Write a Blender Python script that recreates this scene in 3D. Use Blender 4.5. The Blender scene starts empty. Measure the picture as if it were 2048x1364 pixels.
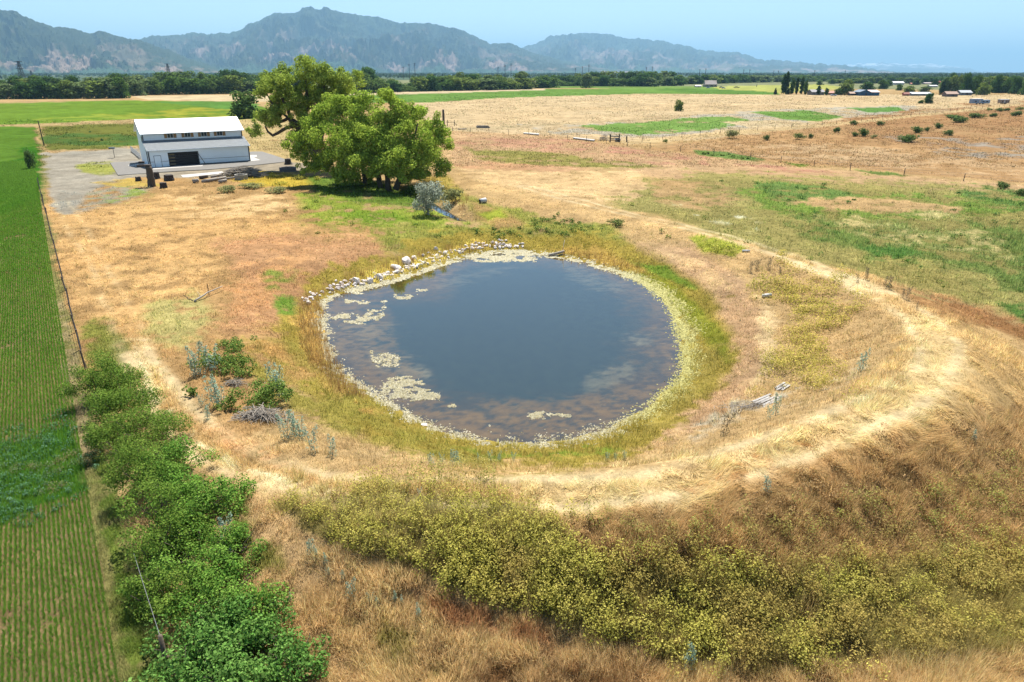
import bpy, bmesh, math, random
import numpy as np
from mathutils import Vector, Matrix
random.seed(7); RNG = np.random.default_rng(11)
SC = bpy.context.scene; COL = SC.collection
# ------------------------------------------------------------------ camera model
H, F, PIT = 17.0, 1365.33, math.radians(21.5)
CP, SP = math.cos(PIT), math.sin(PIT)
W = -1.3                                   # pond water level
ROW = math.radians(-34.0)                  # the property lines run this way
RD = np.array([math.sin(ROW), math.cos(ROW)]); RN = np.array([math.cos(ROW), -math.sin(ROW)])

def rays(px, py):
    x = (np.asarray(px, float)-1024)/F; y = (682-np.asarray(py, float))/F
    return x, CP+SP*y, -SP+CP*y
def proj(x, y, z):
    zz = z-H; d = np.maximum(y*CP-zz*SP, .05); u = y*SP+zz*CP
    return 1024+F*x/d, 682-F*u/d
def flat_at(px, py, z=0.0):
    dx, dy, dz = rays(px, py); t = (z-H)/np.minimum(dz, -1e-5)
    return dx*t, dy*t
# ------------------------------------------------------------------ noise
def _h(ix, iy, s):
    h = (ix.astype(np.int64)*374761393+iy.astype(np.int64)*668265263+s*974634777) & 0xffffffff
    h = ((h ^ (h >> 13))*1274126177) & 0xffffffff
    return ((h ^ (h >> 16)) & 0xffff)/65535.0
def vn(x, y, s=0):
    x = np.asarray(x, float); y = np.asarray(y, float)
    ix = np.floor(x); iy = np.floor(y); fx = x-ix; fy = y-iy
    fx = fx*fx*(3-2*fx); fy = fy*fy*(3-2*fy)
    a = _h(ix, iy, s); b = _h(ix+1, iy, s); c = _h(ix, iy+1, s); d = _h(ix+1, iy+1, s)
    return (a*(1-fx)+b*fx)*(1-fy)+(c*(1-fx)+d*fx)*fy
def fbm(x, y, s=0, o=4, g=.5):
    t = 0; a = 1; n = 0
    for i in range(o):
        t = t+a*vn(x*2**i, y*2**i, s+i*17); n += a; a *= g
    return t/n
def ss(a, b, x):
    t = np.clip((x-a)/(b-a), 0, 1); return t*t*(3-2*t)
# ------------------------------------------------------------------ distance helpers
def seg_dist(x, y, pts, vals=None, closed=False):
    best = np.full(x.shape, 1e9); bv = np.zeros(x.shape)
    n = len(pts)
    for i in range(n if closed else n-1):
        ax, ay = pts[i]; bx, by = pts[(i+1) % n]; ex, ey = bx-ax, by-ay
        t = np.clip(((x-ax)*ex+(y-ay)*ey)/(ex*ex+ey*ey+1e-12), 0, 1)
        d = np.hypot(x-ax-ex*t, y-ay-ey*t); m = d < best
        best = np.where(m, d, best)
        if vals is not None: bv = np.where(m, vals[i]+(vals[(i+1) % n]-vals[i])*t, bv)
    return (best, bv) if vals is not None else best
def inside(x, y, pts):
    r = np.zeros(x.shape, bool); n = len(pts)
    for i in range(n):
        ax, ay = pts[i]; bx, by = pts[(i+1) % n]
        if ay == by: continue
        r ^= ((ay > y) != (by > y)) & (x < (bx-ax)*(y-ay)/(by-ay)+ax)
    return r
def sdist(x, y, pts):                      # positive inside
    d = seg_dist(x, y, pts, closed=True); return np.where(inside(x, y, pts), d, -d)
def smooth_poly(pts, it=2):
    p = [tuple(q) for q in pts]
    for _ in range(it):
        o = []
        for i in range(len(p)):
            a, b = np.array(p[i]), np.array(p[(i+1) % len(p)])
            o += [tuple(a*.75+b*.25), tuple(a*.25+b*.75)]
        p = o
    return p
# ------------------------------------------------------------------ pond, berm, creek in plan
POND_PX = [(640,622),(650,600),(690,585),(735,575),(790,562),(850,542),(905,522),(960,509),(1010,502),(1060,505),(1110,512),
 (1160,522),(1210,538),(1260,552),(1300,575),(1330,600),(1352,640),(1363,680),(1366,720),(1360,752),(1330,787),(1280,825),
 (1220,856),(1160,874),(1100,884),(1030,887),(960,881),(900,868),(840,846),(790,816),(740,785),(700,764),(675,740),(655,700),(645,660)]
POND = [tuple(map(float, flat_at(px, py, W))) for px, py in smooth_poly(POND_PX, 1)]
CREST_PX = [(262,690,.1),(340,840,.35),(470,925,.7),(620,975,1.1),(800,1000,1.6),(1100,1000,2.0),(1300,985,2.2),(1450,960,2.3),(1600,900,2.3),(1750,830,2.2),
 (1850,770,2.0),(1890,700,1.7),(1860,640,1.4),(1790,595,1.1),(1700,555,.9),(1560,505,.7),(1400,465,.5),(1200,415,.3),(1000,372,.1)]
CREST_PX = [(a, b, c*1.3) for a, b, c in CREST_PX]
CREST = [tuple(map(float, flat_at(a, b, c))) for a, b, c in CREST_PX]; CRH = [c for a, b, c in CREST_PX]
CREEK = [tuple(map(float, flat_at(a, b))) for a, b in [(800,376),(850,388),(880,403),(905,418),(945,433)]]
def height(x, y):
    x = np.asarray(x, float); y = np.asarray(y, float)
    D = np.hypot(x, y); h = np.zeros(x.shape)
    h += (fbm(x/7, y/7, 3, 3)-.5)*.22*ss(400, 100, D)+(fbm(x/1.1, y/1.1, 5, 2)-.5)*.10*ss(70, 25, D)
    near = (D < 135)
    if near.any():
        xs, ys = x[near], y[near]; hh = h[near]
        d, hc = seg_dist(xs, ys, CREST, CRH)
        hh = hh+hc*np.exp(-(np.maximum(d-1.0, 0)/3.3)**2)
        sp = -sdist(xs, ys, POND)+(fbm(xs/1.3, ys/1.3, 9, 3)-.5)*.7
        out = W+(hh-W)*ss(-.8, 6.5, sp)*.96+np.clip(sp, 0, 1)*.10+(hh-W)*.04*ss(0, 6, sp)-(hh-W)*.0325*ss(3, 0, sp)
        hh = np.where(sp > 0, out, W-np.minimum(1.2, -sp*.4))
        dc = seg_dist(xs, ys, CREEK)
        hh = hh-1.5*np.exp(-(dc/1.9)**2)*ss(3, 9, sp)
        h[near] = hh
    return h
def at(px, py):                            # photo pixel -> point on the ground
    px = np.atleast_1d(np.asarray(px, float)); py = np.atleast_1d(np.asarray(py, float))
    z = np.zeros(px.shape)
    for i in range(14):
        x, y = flat_at(px, py, z); z = z*.4+height(x, y)*.6
    x, y = flat_at(px, py, z)
    return np.stack([x, y, height(x, y)], -1)
def at1(px, py): return at([px], [py])[0]
def ppm(px, py):                           # photo pixels per metre at that ground point
    p = at1(px, py); return F/(p[1]*CP-(p[2]-H)*SP)
# ------------------------------------------------------------------ colour
def L(r, g, b):
    c = np.array([r, g, b], float)/255
    return np.where(c <= .04045, c/12.92, ((c+.055)/1.055)**2.4)
KA = .62
def A(r, g, b):
    c = L(r, g, b); m = c.mean(); return (c*.93+m*.07)*KA*np.array([.95, 1.03, 1.10])
# every patch: colour, photo outline, soft edge, ragged edge, cover, grass height
PATCH = []
def P(c, pts, soft=14, amp=22, cover=1, hgt=None, k=1): PATCH.append((A(*c), pts, soft, amp, cover, hgt, k))
X0, X1, Y1 = -900, 2950, 2600
P((150,150,105), [(X0,140),(X1,140),(X1,182),(1500,178),(1100,176),(800,178),(X0,190)], 2, 3)                      # far plain
P((96,112,84), [(X0,140),(X1,140),(X1,166),(1500,160),(1100,158),(500,162),(X0,165)], 2, 3, .8)
P((222,188,138), [(820,192),(1100,184),(1500,188),(X1,192),(X1,300),(1700,262),(1300,285),(900,262),(830,230)], 4, 6, 1, .12)   # pale far pasture
P((224,194,145), [(260,192),(490,189),(640,192),(640,206),(300,200)], 2, 3)
P((112,150,58), [(640,186),(780,186),(1100,178),(1420,176),(1540,183),(1555,190),(1300,187),(1000,196),(860,205),(640,206)], 2, 3)
P((128,155,66), [(1060,171),(1350,172),(1560,174),(1560,180),(1300,178),(1080,176)], 1.5, 3)
P((190,185,90), [(1420,173),(1640,168),(1700,176),(1560,187),(1450,181)], 1.5, 3)
P((106,142,56), [(1330,176),(1500,181),(1560,186),(1560,190),(1440,188),(1320,181)], 1, 2)
P((224,194,150), [(640,187),(760,183),(960,179),(1090,177),(1090,180),(900,186),(640,193)], 1.5, 2)
P((114,146,36), [(X0,208),(0,206),(270,201),(430,204),(520,212),(560,225),(560,242),(420,240),(270,238),(90,249),(0,250),(X0,252)], 2.5, 3)   # left green field
P((165,160,44), [(190,230),(420,214),(520,222),(540,240),(330,236)], 6, 10, .6)
P((150,160,50), [(60,238),(250,228),(330,236),(90,246)], 4, 8, .5)
P((104,144,58), [(300,203),(460,202),(520,208),(500,222),(430,217),(380,211)], 2, 4)
P((205,170,112), [(X0,250),(0,250),(110,246),(275,238),(280,246),(100,252),(X0,256)], 1.5, 3)
P((205,175,115), [(470,238),(620,232),(620,330),(520,330),(500,305)], 6, 10, .8, .2)
P((120,122,48), [(84,252),(180,247),(280,246),(290,292),(240,296),(90,300)], 3, 8, 1, .3)
P((90,116,52), [(90,268),(200,266),(285,272),(285,292),(170,292),(90,288)], 3, 8, .6, .35)
P((196,150,92), [(84,300),(90,345),(75,400),(95,430),(105,600),(165,740),(260,800),(470,930),(620,700),(640,600),(760,520),(780,460),(640,420),(620,380),(570,350),(300,350)], 12, 20, 1, .1)   # left meadow
P((222,172,106), [(90,400),(300,400),(620,430),(650,470),(450,500),(400,640),(280,690),(170,620),(110,480)], 20, 40, .7, .1)
P((204,150,100), [(430,480),(600,470),(770,475),(760,510),(640,560),(560,640),(500,668),(430,650),(480,560)], 16, 26, 1, .06)
P((232,186,124), [(330,400),(560,395),(600,430),(380,450)], 16, 30, .5, .12)
P((214,156,98), [(480,520),(620,500),(560,600),(450,640)], 16, 26, .7, .06)
P((196,176,104), [(300,600),(400,585),(430,640),(370,700),(300,690)], 16, 26, .7, .2)
P((140,136,56), [(170,640),(230,640),(275,740),(260,780),(180,730)], 14, 26, .8, .2)
P((176,162,140), [(85,306),(230,297),(300,300),(320,330),(350,350),(270,355),(230,362),(190,372),(140,430),(115,425),(100,385),(85,350)], 4, 12, 1, .0)   # gravel yard
P((168,156,136), [(120,380),(250,360),(320,366),(260,400),(150,428),(110,420)], 6, 14, .65, .05)
P((176,158,132), [(300,342),(420,335),(560,322),(640,330),(640,342),(480,350),(330,358)], 2, 5, 1, .0)
P((150,158,70), [(180,378),(240,366),(310,385),(300,408),(200,416),(170,400)], 8, 20, .45, .2)
P((168,164,70), [(150,330),(225,325),(240,348),(195,352),(160,345)], 4, 10, .7, .12)
P((204,168,76), [(180,366),(260,356),(305,360),(330,372),(240,375)], 4, 10, .6, .15)
P((205,170,50), [(440,352),(520,345),(600,350),(640,360),(620,378),(520,372),(460,362)], 6, 14, .8, .25)
P((150,158,52), [(590,392),(700,380),(830,392),(910,440),(960,462),(850,476),(760,458),(650,448),(600,420)], 16, 50, .72, .25)
P((112,132,44), [(600,352),(700,356),(840,372),(880,400),(820,410),(700,400),(620,380)], 8, 20, .9, .3)
P((128,148,42), [(690,415),(800,425),(820,450),(720,448)], 10, 24, .8, .25)
P((186,158,70), [(840,352),(900,350),(940,400),(900,405),(880,400),(850,380)], 6, 10, .9, .4)
P((160,154,66), [(905,372),(1000,410),(1100,436),(1230,450),(1260,490),(1150,500),(1000,488),(880,500),(760,500),(760,460),(900,455),(960,450)], 10, 20, .9, .3)
P((186,146,88), [(940,400),(1000,420),(1060,450),(1000,460),(950,440)], 8, 12, .8, .2)
P((166,170,50), [(950,425),(1010,420),(1020,440),(980,445)], 6, 10, .8, .2)
P((224,180,118), [(905,365),(1000,372),(1200,415),(1400,465),(1560,505),(1500,520),(1250,450),(1050,400)], 8, 16, .9, .12)
# middle and right fields
P((214,170,120), [(900,266),(1100,272),(1300,298),(1700,345),(2048,372),(X1,420),(X1,470),(1500,400),(1200,330),(900,330)], 6, 14, 1, .1)
P((200,146,110), [(940,275),(1150,282),(1330,300),(1300,318),(1100,305),(900,300)], 5, 16, .42, .08)
P((200,142,110), [(1100,285),(1400,310),(1700,350),(1600,356),(1200,318)], 5, 16, .4, .08)
P((158,146,72), [(925,296),(1050,302),(1250,320),(1330,336),(1200,336),(1050,330),(960,316)], 5, 16, .75, .15)
P((230,188,130), [(905,330),(1050,340),(1280,345),(1330,380),(1220,408),(1100,398),(960,362)], 10, 20, .9, .06)
P((208,156,110), [(900,318),(1050,328),(1200,340),(1100,345),(920,338)], 5, 12, .6, .08)
P((196,150,98), [(1260,300),(1700,240),(2048,210),(X1,180),(X1,410),(2048,366),(1600,330),(1340,300)], 8, 14, 1, .1)
P((176,130,84), [(1700,225),(2048,205),(X1,190),(X1,300),(1900,300),(1700,280)], 10, 22, .55, .12)
P((204,164,116), [(1350,290),(1700,290),(2048,330),(2048,360),(1600,322)], 8, 24, .5, .1)
P((166,150,130), [(1750,270),(2048,280),(X1,300),(X1,340),(1900,320)], 8, 30, .35, .1)
P((192,176,150), [(1030,250),(1200,246),(1500,222),(1700,214),(1850,212),(1790,228),(1560,250),(1300,276),(1120,270)], 4, 18, .6, .15)
P((126,158,66), [(1160,252),(1260,244),(1450,232),(1500,240),(1430,258),(1280,270),(1200,262)], 3, 12, .85, .2)
P((116,152,60), [(1500,224),(1620,222),(1690,234),(1640,244),(1560,238)], 3, 8, .9, .2)
P((106,148,62), [(1690,216),(1800,214),(1810,222),(1740,226)], 2, 6, .9, .2)
P((222,190,140), [(1440,244),(1560,240),(1640,248),(1500,256)], 3, 8, .8, .1)
P((206,176,128), [(900,257),(1100,247),(1300,236),(1360,233),(1360,236),(1100,251),(900,262)], 1.2, 2, 1, .05)
P((215,180,125), [(1240,284),(1400,268),(1700,243),(1900,222),(2048,205),(2048,210),(1700,249),(1400,276),(1260,290)], 1.5, 3, .9, .1)
# marsh
P((166,150,82), [(1210,405),(1330,360),(1500,345),(2048,385),(X1,430),(X1,800),(2048,640),(1900,598),(1600,520),(1400,462)], 10, 26, 1, .25)
P((190,150,98), [(1330,365),(1440,372),(1500,400),(1400,420),(1300,400)], 8, 22, .6, .12)
P((128,146,58), [(1440,385),(1600,370),(1800,390),(2048,400),(2048,430),(1800,440),(1560,430)], 8, 30, .65, .3)
P((118,138,66), [(1500,380),(1640,372),(1740,385),(1690,410),(1560,408)], 8, 30, .65, .35)
P((124,136,64), [(1560,440),(1800,440),(2048,460),(X1,520),(X1,700),(2048,585),(1860,545),(1640,490)], 10, 40, .6, .4)
P((204,162,108), [(1560,405),(1720,395),(1800,398),(1930,420),(1900,432),(1700,424)], 6, 20, .8, .15)
P((200,176,112), [(1640,440),(1900,450),(2048,500),(2048,530),(1800,500)], 8, 40, .4, .25)
P((104,136,60), [(1720,500),(1800,498),(1850,520),(1760,530)], 8, 24, .7, .35)
P((100,126,60), [(1880,380),(2048,385),(X1,400),(X1,450),(2000,425)], 6, 26, .5, .4)
P((96,130,54), [(2000,610),(2048,605),(X1,660),(X1,720),(2048,650)], 6, 12, .95, .3)
P((114,138,64), [(1390,300),(1450,302),(1530,318),(1500,322),(1400,310)], 3, 8, .95, .35)
P((140,150,60), [(1560,322),(1620,330),(1600,334)], 2, 6, .9, .3)
P((118,134,60), [(1710,342),(1780,345),(1820,352),(1760,352)], 2, 8, .8, .3)
P((214,200,160), [(1340,410),(1480,430),(1560,470),(1500,470),(1380,440)], 6, 22, .22, .3)
P((176,124,74), [(1600,520),(1900,598),(2048,640),(X1,760),(X1,860),(2048,680),(1860,625),(1700,560)], 10, 22, .9, .2)
# pond banks
BANK = [(560,640),(620,560),(760,505),(900,470),(1060,460),(1250,480),(1400,530),(1520,640),(1500,760),(1380,860),(1200,930),(980,950),(800,905),(600,800),(540,720)]
P((176,150,60), BANK, 14, 30, 1, .2)
P((226,176,92), [(590,640),(640,590),(660,760),(760,830),(700,820),(620,750)], 10, 20, .9, .35)
P((226,190,86), [(700,560),(830,515),(950,480),(990,488),(900,510),(760,565),(690,580)], 8, 16, .9, .35)
P((164,146,62), [(420,690),(600,690),(720,800),(900,885),(980,935),(760,900),(560,820)], 14, 36, .6, .2)
P((196,150,84), [(480,700),(560,690),(700,790),(640,810)], 14, 36, .5, .2)
P((136,150,48), [(900,890),(1040,915),(1240,885),(1240,905),(1000,925)], 6, 20, .7, .2)
P((150,146,44), [(1240,535),(1340,560),(1430,640),(1470,690),(1440,720),(1390,660),(1320,590)], 8, 14, .95, .18)
P((130,150,46), [(1240,520),(1330,530),(1400,580),(1380,580),(1310,550)], 5, 10, .9, .18)
P((170,146,66), [(1390,690),(1460,700),(1380,820),(1240,890),(1300,830),(1380,760)], 10, 20, .7, .18)
P((206,162,116), [(1260,485),(1400,495),(1480,560),(1540,640),(1540,740),(1460,830),(1300,900),(1330,870),(1450,760),(1475,680),(1420,590),(1330,525)], 12, 20, .95, .15)
P((224,180,124), [(1290,495),(1420,520),(1470,590),(1440,600),(1360,530)], 10, 24, .5, .12)
P((226,190,136), [(1520,590),(1560,640),(1550,720),(1500,800),(1520,700)], 8, 14, .8, .15)
P((190,170,140), [(1380,860),(1520,800),(1680,750),(1740,740),(1700,780),(1540,830),(1400,890)], 14, 26, .4, .25)
P((124,150,50), [(550,600),(590,590),(590,630),(555,630)], 6, 12, .9, .2)
P((140,146,60), [(520,545),(600,530),(600,580),(540,580)], 8, 16, .6, .2)
P((176,172,56), [(1380,476),(1440,478),(1500,500),(1460,515),(1400,500)], 5, 14, .8, .25)
P((206,166,78), [(1100,500),(1200,495),(1300,540),(1280,550),(1180,520)], 6, 14, .8, .3)
# crest and its hay
P((224,178,112), [(250,690),(300,690),(380,820),(480,900),(620,950),(760,960),(1000,950),(1300,950),(1500,890),(1650,820),(1760,730),(1800,640),(1700,570),(1540,520),(1560,500),(1720,545),(1850,600),(2010,680),(2080,760),(2080,900),(1900,900),(1700,960),(1500,1030),(1300,1070),(1100,1060),(700,1010),(560,1010),(420,910),(300,800)], 14, 26, 1, .3)
P((236,196,132), [(980,980),(1200,950),(1450,920),(1650,840),(1780,770),(1850,680),(1790,610),(1860,620),(1930,720),(1900,800),(1700,900),(1500,970),(1300,1030),(1120,1030)], 12, 30, .9, .32)
P((246,220,166), [(268,700),(280,705),(330,800),(400,880),(500,935),(600,965),(700,985),(690,1000),(560,970),(460,930),(370,870),(300,790)], 9, 14, .6, .15)
P((232,176,116), [(330,780),(470,860),(560,900),(640,960),(480,915),(380,850)], 8, 14, .6, .25)
P((240,206,150), [(1540,508),(1700,550),(1800,590),(1760,590),(1600,540)], 6, 10, .8, .15)
P((210,150,88), [(1200,1030),(1400,980),(1600,920),(1700,900),(1650,960),(1400,1040)], 12, 40, .4, .35)
# crop and its margin
CROP = [(X0,254),(0,253),(72,253),(76,300),(78,400),(104,600),(134,830),(166,980),(206,1150),(240,1364),(420,Y1),(X0,Y1)]
P((150,140,76), [(60,253),(84,253),(84,300),(96,420),(132,600),(168,740),(210,900),(250,1050),(300,1200),(350,1364),(600,Y1),(400,Y1),(230,1364),(160,980),(100,600),(70,400)], 6, 14, 1, .12)
P((116,128,46), [(170,900),(215,900),(260,1100),(320,1300),(400,1500),(260,1400),(225,1150)], 8, 18, .6, .15)
P((178,152,104), [(110,600),(130,600),(165,740),(190,900),(165,960),(140,830)], 6, 12, .7, .1)
P((142,116,76), CROP, 1.5, 2, 1, .0)
P((98,134,36), [(X0,253),(0,253),(72,253),(76,300),(80,390),(0,430),(X0,520)], 2, 8, 1, .3)
P((60,110,24), [(40,300),(78,290),(80,390),(0,430),(X0,480),(0,370)], 6, 16, .7, .3)
P((52,104,26), [(X0,1000),(-40,900),(60,870),(140,835),(165,940),(168,985),(60,1010),(0,1045),(X0,1100)], 5, 14, 1, .35)
P((206,190,120), [(-60,400),(20,410),(10,560),(-60,600)], 10, 30, .4, .2)
# near slope and foreground
P((200,154,96), [(1120,1070),(1400,1010),(1700,900),(2048,800),(X1,700),(X1,Y1),(1300,Y1),(1300,1300),(1150,1150)], 16, 40, 1, .35)
P((172,146,78), [(570,1010),(700,980),(850,985),(1000,1005),(1140,1050),(1160,1110),(1300,1130),(1500,1140),(1750,1130),(X1,1060),(X1,1300),(1900,1300),(1750,1335),(1600,1330),(1400,1335),(1200,1275),(1000,1220),(850,1155),(720,1095),(600,1055)], 14, 50, .9, .36)
P((224,178,118), [(470,960),(560,1020),(600,1060),(720,1100),(850,1160),(1000,1225),(1200,1280),(1400,1340),(1600,1335),(1900,1305),(X1,1300),(X1,Y1),(700,Y1),(680,1364),(560,1250),(480,1060)], 12, 24, 1, .28)
P((186,128,80), [(820,1180),(1000,1240),(1160,1290),(1100,1310),(900,1260)], 10, 26, .6, .25)
P((226,180,122), [(860,1280),(960,1310),(1040,1364),(1180,1500),(1000,1400)], 8, 20, .6, .15)
P((150,130,62), [(700,1240),(820,1260),(900,1364),(800,1364)], 12, 30, .5, .25)
P((150,138,60), [(480,1080),(560,1090),(580,1150),(500,1150)], 10, 22, .6, .25)
P((150,106,62), [(900,1340),(1300,1340),(1300,1500),(900,1500)], 14, 40, .5, .25)
P((222,180,116), [(1300,1340),(1600,1340),(1850,1320),(2048,1320),(1900,1345),(1500,1364)], 8, 24, .55, .35)
P((128,132,50), [(470,1000),(500,1000),(500,1090),(460,1090)], 8, 14, .7, .25)

TRACK = [tuple(map(float, flat_at(a, b, c*1.25))) for a, b, c in [(262,690,.1),(300,760,.2),(340,820,.3),(390,875,.45),(450,915,.6),(520,945,.8),(620,968,1.1),(720,985,1.4),(850,990,1.6),(1000,1000,1.8),(1150,1000,2),(1300,985,2.2),(1450,945,2.3),(1600,890,2.3),(1720,840,2.2),(1800,800,2.1),(1860,750,1.9),(1880,700,1.7),(1850,650,1.4),(1780,605,1.1),(1700,565,.9),(1600,525,.7),(1450,478,.5),(1300,440,.4),(1200,415,.3),(1050,375,.1)]]
TRACK2 = [tuple(map(float, flat_at(a, b))) for a, b in [(120,400),(150,450),(200,540),(240,620),(270,690),(320,780)]]
def ruts(x, y):
    r = np.zeros(x.shape); m = (np.hypot(x, y) < 130)
    if m.any():
        xs, ys = x[m], y[m]; wob = (fbm(xs/5, ys/5, 14, 2)-.5)*.8
        d = seg_dist(xs, ys, TRACK)+wob; d2 = seg_dist(xs, ys, TRACK2)+wob
        g = .2+.8*ss(.35, .6, fbm(xs/2.2, ys/2.2, 15, 4, .6))
        r[m] = np.clip(np.exp(-((d-.85)/.42)**2)*(.15+.85*g)+.4*np.exp(-((d2-.8)/.3)**2)*g, 0, 1)
    return r
def paint(x, y, z):
    px, py = proj(x, y, z)
    D = np.hypot(x, y); az = np.arctan2(x, y); lD = np.log(np.maximum(D, 1))
    n1 = fbm(az*9, lD*9, 21, 4); n2 = fbm(az*9+31, lD*9+7, 22, 4)
    n3 = fbm(az*34, lD*34, 23, 4, .6); n4 = fbm(az*90, lD*60, 24, 3)
    col = np.zeros(x.shape+(3,)); col[:] = A(205, 165, 108)
    hg = np.full(x.shape, .12)
    for c, pts, soft, amp, cover, hgt, k in PATCH:
        pa = np.array(pts); m = soft+amp+2
        sel = (px > pa[:, 0].min()-m) & (px < pa[:, 0].max()+m) & (py > pa[:, 1].min()-m) & (py < pa[:, 1].max()+m)
        if not sel.any(): continue
        fs = float(np.clip((np.median(pa[:, 1])-144)/620, .06, .6))
        a3 = n3[sel]-.5; b3 = n4[sel]-.5
        qx = px[sel]+((n1[sel]-.5)*1.5+a3*1.8+b3*1.0)*amp*1.4; qy = py[sel]+((n2[sel]-.5)*1.5+a3*1.4+b3*1.3)*amp*fs*1.7
        soft = soft*(1.5 if fs > .2 else 1.1); w = ss(-soft*.8, soft, sdist(qx, qy/fs, [(p[0], p[1]/fs) for p in pts]))
        if cover < 1:
            t = n3[sel]*.6+n4[sel]*.25+n2[sel]*.15
            th = .5+(.5-cover)*.42
            w = w*ss(th-.07, th+.07, t)
        w = w*.96
        col[sel] = col[sel]*(1-w[:, None])+c*w[:, None]
        if hgt is not None: hg[sel] = hg[sel]*(1-w)+hgt*w
    ru = ruts(x, y); col = col*(1-ru[..., None]*.58)+A(248, 218, 164)*ru[..., None]*.58; hg = hg*(1-ru*.7)
    v = 1.03+(n3-.5)*.42+(n4-.5)*.42
    col = col*v[..., None]
    warm = (n1-.5)*.16
    col[..., 1] *= 1-warm*.5; col[..., 2] *= 1-warm
    return np.clip(col, .005, .85), hg
# ------------------------------------------------------------------ scene objects: helpers
def tag(o, label=None, cat=None, group=None, kind=None):
    if label: o['label'] = label
    if cat: o['category'] = cat
    if group: o['group'] = group
    if kind: o['kind'] = kind
    return o
def empty(name, loc, label, cat, group=None, rz=0.0):
    o = bpy.data.objects.new(name, None); COL.objects.link(o); o.empty_display_size = .3
    o.location = [float(v) for v in loc]; o.rotation_euler = (0, 0, rz)
    return tag(o, label, cat, group)
def link(name, me, parent=None, mat=None):
    if mat is not None and not me.materials: me.materials.append(mat)
    o = bpy.data.objects.new(name, me); COL.objects.link(o)
    if parent is not None: o.parent = parent
    return o
def dup(src, loc, rz=0.0, scale=None, label=None, group=None):
    r = src.copy(); COL.objects.link(r); r.location = [float(v) for v in loc]; r.rotation_euler = (0, 0, rz)
    if scale is not None: r.scale = scale
    if label: r['label'] = label
    if group: r['group'] = group
    for ch in src.children:
        c = ch.copy(); COL.objects.link(c); c.parent = r
        for g in ch.children:
            d = g.copy(); COL.objects.link(d); d.parent = c
    return r
def raw_mesh(name, V, Fc, col=None, smooth=False):
    V = np.asarray(V, np.float32).reshape(-1, 3); Fc = np.asarray(Fc, np.int32); k = Fc.shape[1]
    me = bpy.data.meshes.new(name)
    me.vertices.add(len(V)); me.vertices.foreach_set('co', V.ravel())
    me.loops.add(Fc.size); me.loops.foreach_set('vertex_index', Fc.ravel())
    me.polygons.add(len(Fc)); me.polygons.foreach_set('loop_start', np.arange(0, Fc.size, k, dtype=np.int32))
    me.polygons.foreach_set('use_smooth', np.full(len(Fc), smooth))
    if col is not None:
        ca = me.color_attributes.new('Col', 'FLOAT_COLOR', 'POINT')
        c4 = np.ones((len(V), 4), np.float32); c4[:, :3] = col; ca.data.foreach_set('color', c4.ravel())
    me.update(calc_edges=True)
    return me
class MB:                                    # collects boxes, tubes and slabs into one mesh
    def __init__(s): s.v = []; s.f = []
    def add(s, vs, fs):
        n = len(s.v); s.v += [tuple(map(float, q)) for q in vs]; s.f += [tuple(i+n for i in f) for f in fs]
    def box(s, c, d, rz=0, M=None):
        x, y, z = d[0]/2, d[1]/2, d[2]/2; r = []
        for sx, sy, sz in ((-1,-1,-1),(1,-1,-1),(1,1,-1),(-1,1,-1),(-1,-1,1),(1,-1,1),(1,1,1),(-1,1,1)):
            p = Vector((sx*x, sy*y, sz*z))
            if M is not None: p = M @ p
            elif rz: p = Matrix.Rotation(rz, 3, 'Z') @ p
            r.append((p.x+c[0], p.y+c[1], p.z+c[2]))
        s.add(r, [(0,3,2,1),(4,5,6,7),(0,1,5,4),(1,2,6,5),(2,3,7,6),(3,0,4,7)]); return s
    def tube(s, pts, rad, n=7, cap=True):
        pts = [Vector(p) for p in pts]; rings = []
        for i, p in enumerate(pts):
            d = (pts[min(i+1, len(pts)-1)]-pts[max(i-1, 0)]).normalized()
            a = d.cross(Vector((.31, .17, .93) if abs(d.z) < .9 else (1, .1, 0))).normalized(); b = d.cross(a)
            r = rad[i] if hasattr(rad, '__len__') else rad
            rings.append([p+(a*math.cos(t)+b*math.sin(t))*r for t in [2*math.pi*k/n for k in range(n)]])
        fs = []
        for i in range(len(pts)-1):
            for k in range(n):
                fs.append((i*n+k, i*n+(k+1) % n, (i+1)*n+(k+1) % n, (i+1)*n+k))
        vs = [q for r in rings for q in r]
        if cap:
            fs.append(tuple(range(n-1, -1, -1))); fs.append(tuple(range((len(pts)-1)*n, len(pts)*n)))
        s.add(vs, fs); return s
    def prism(s, poly, z0, z1):              # plan polygon extruded upward
        n = len(poly); vs = [(p[0], p[1], z0) for p in poly]+[(p[0], p[1], z1) for p in poly]
        s.add(vs, [tuple(range(n-1, -1, -1)), tuple(range(n, 2*n))]+[(i, (i+1) % n, n+(i+1) % n, n+i) for i in range(n)]); return s
    def mesh(s, name, smooth=False):
        me = bpy.data.meshes.new(name); me.from_pydata(s.v, [], s.f)
        if smooth: me.polygons.foreach_set('use_smooth', [True]*len(me.polygons))
        bm = bmesh.new(); bm.from_mesh(me); bmesh.ops.recalc_face_normals(bm, faces=bm.faces); bm.to_mesh(me); bm.free()
        me.update(); return me
    def build(s, name, mat, parent=None, smooth=False, bevel=0):
        o = link(name, s.mesh(name, smooth), parent, mat)
        if bevel:
            m = o.modifiers.new('bevel', 'BEVEL'); m.width = bevel; m.segments = 2; m.limit_method = 'ANGLE'
        return o
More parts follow.
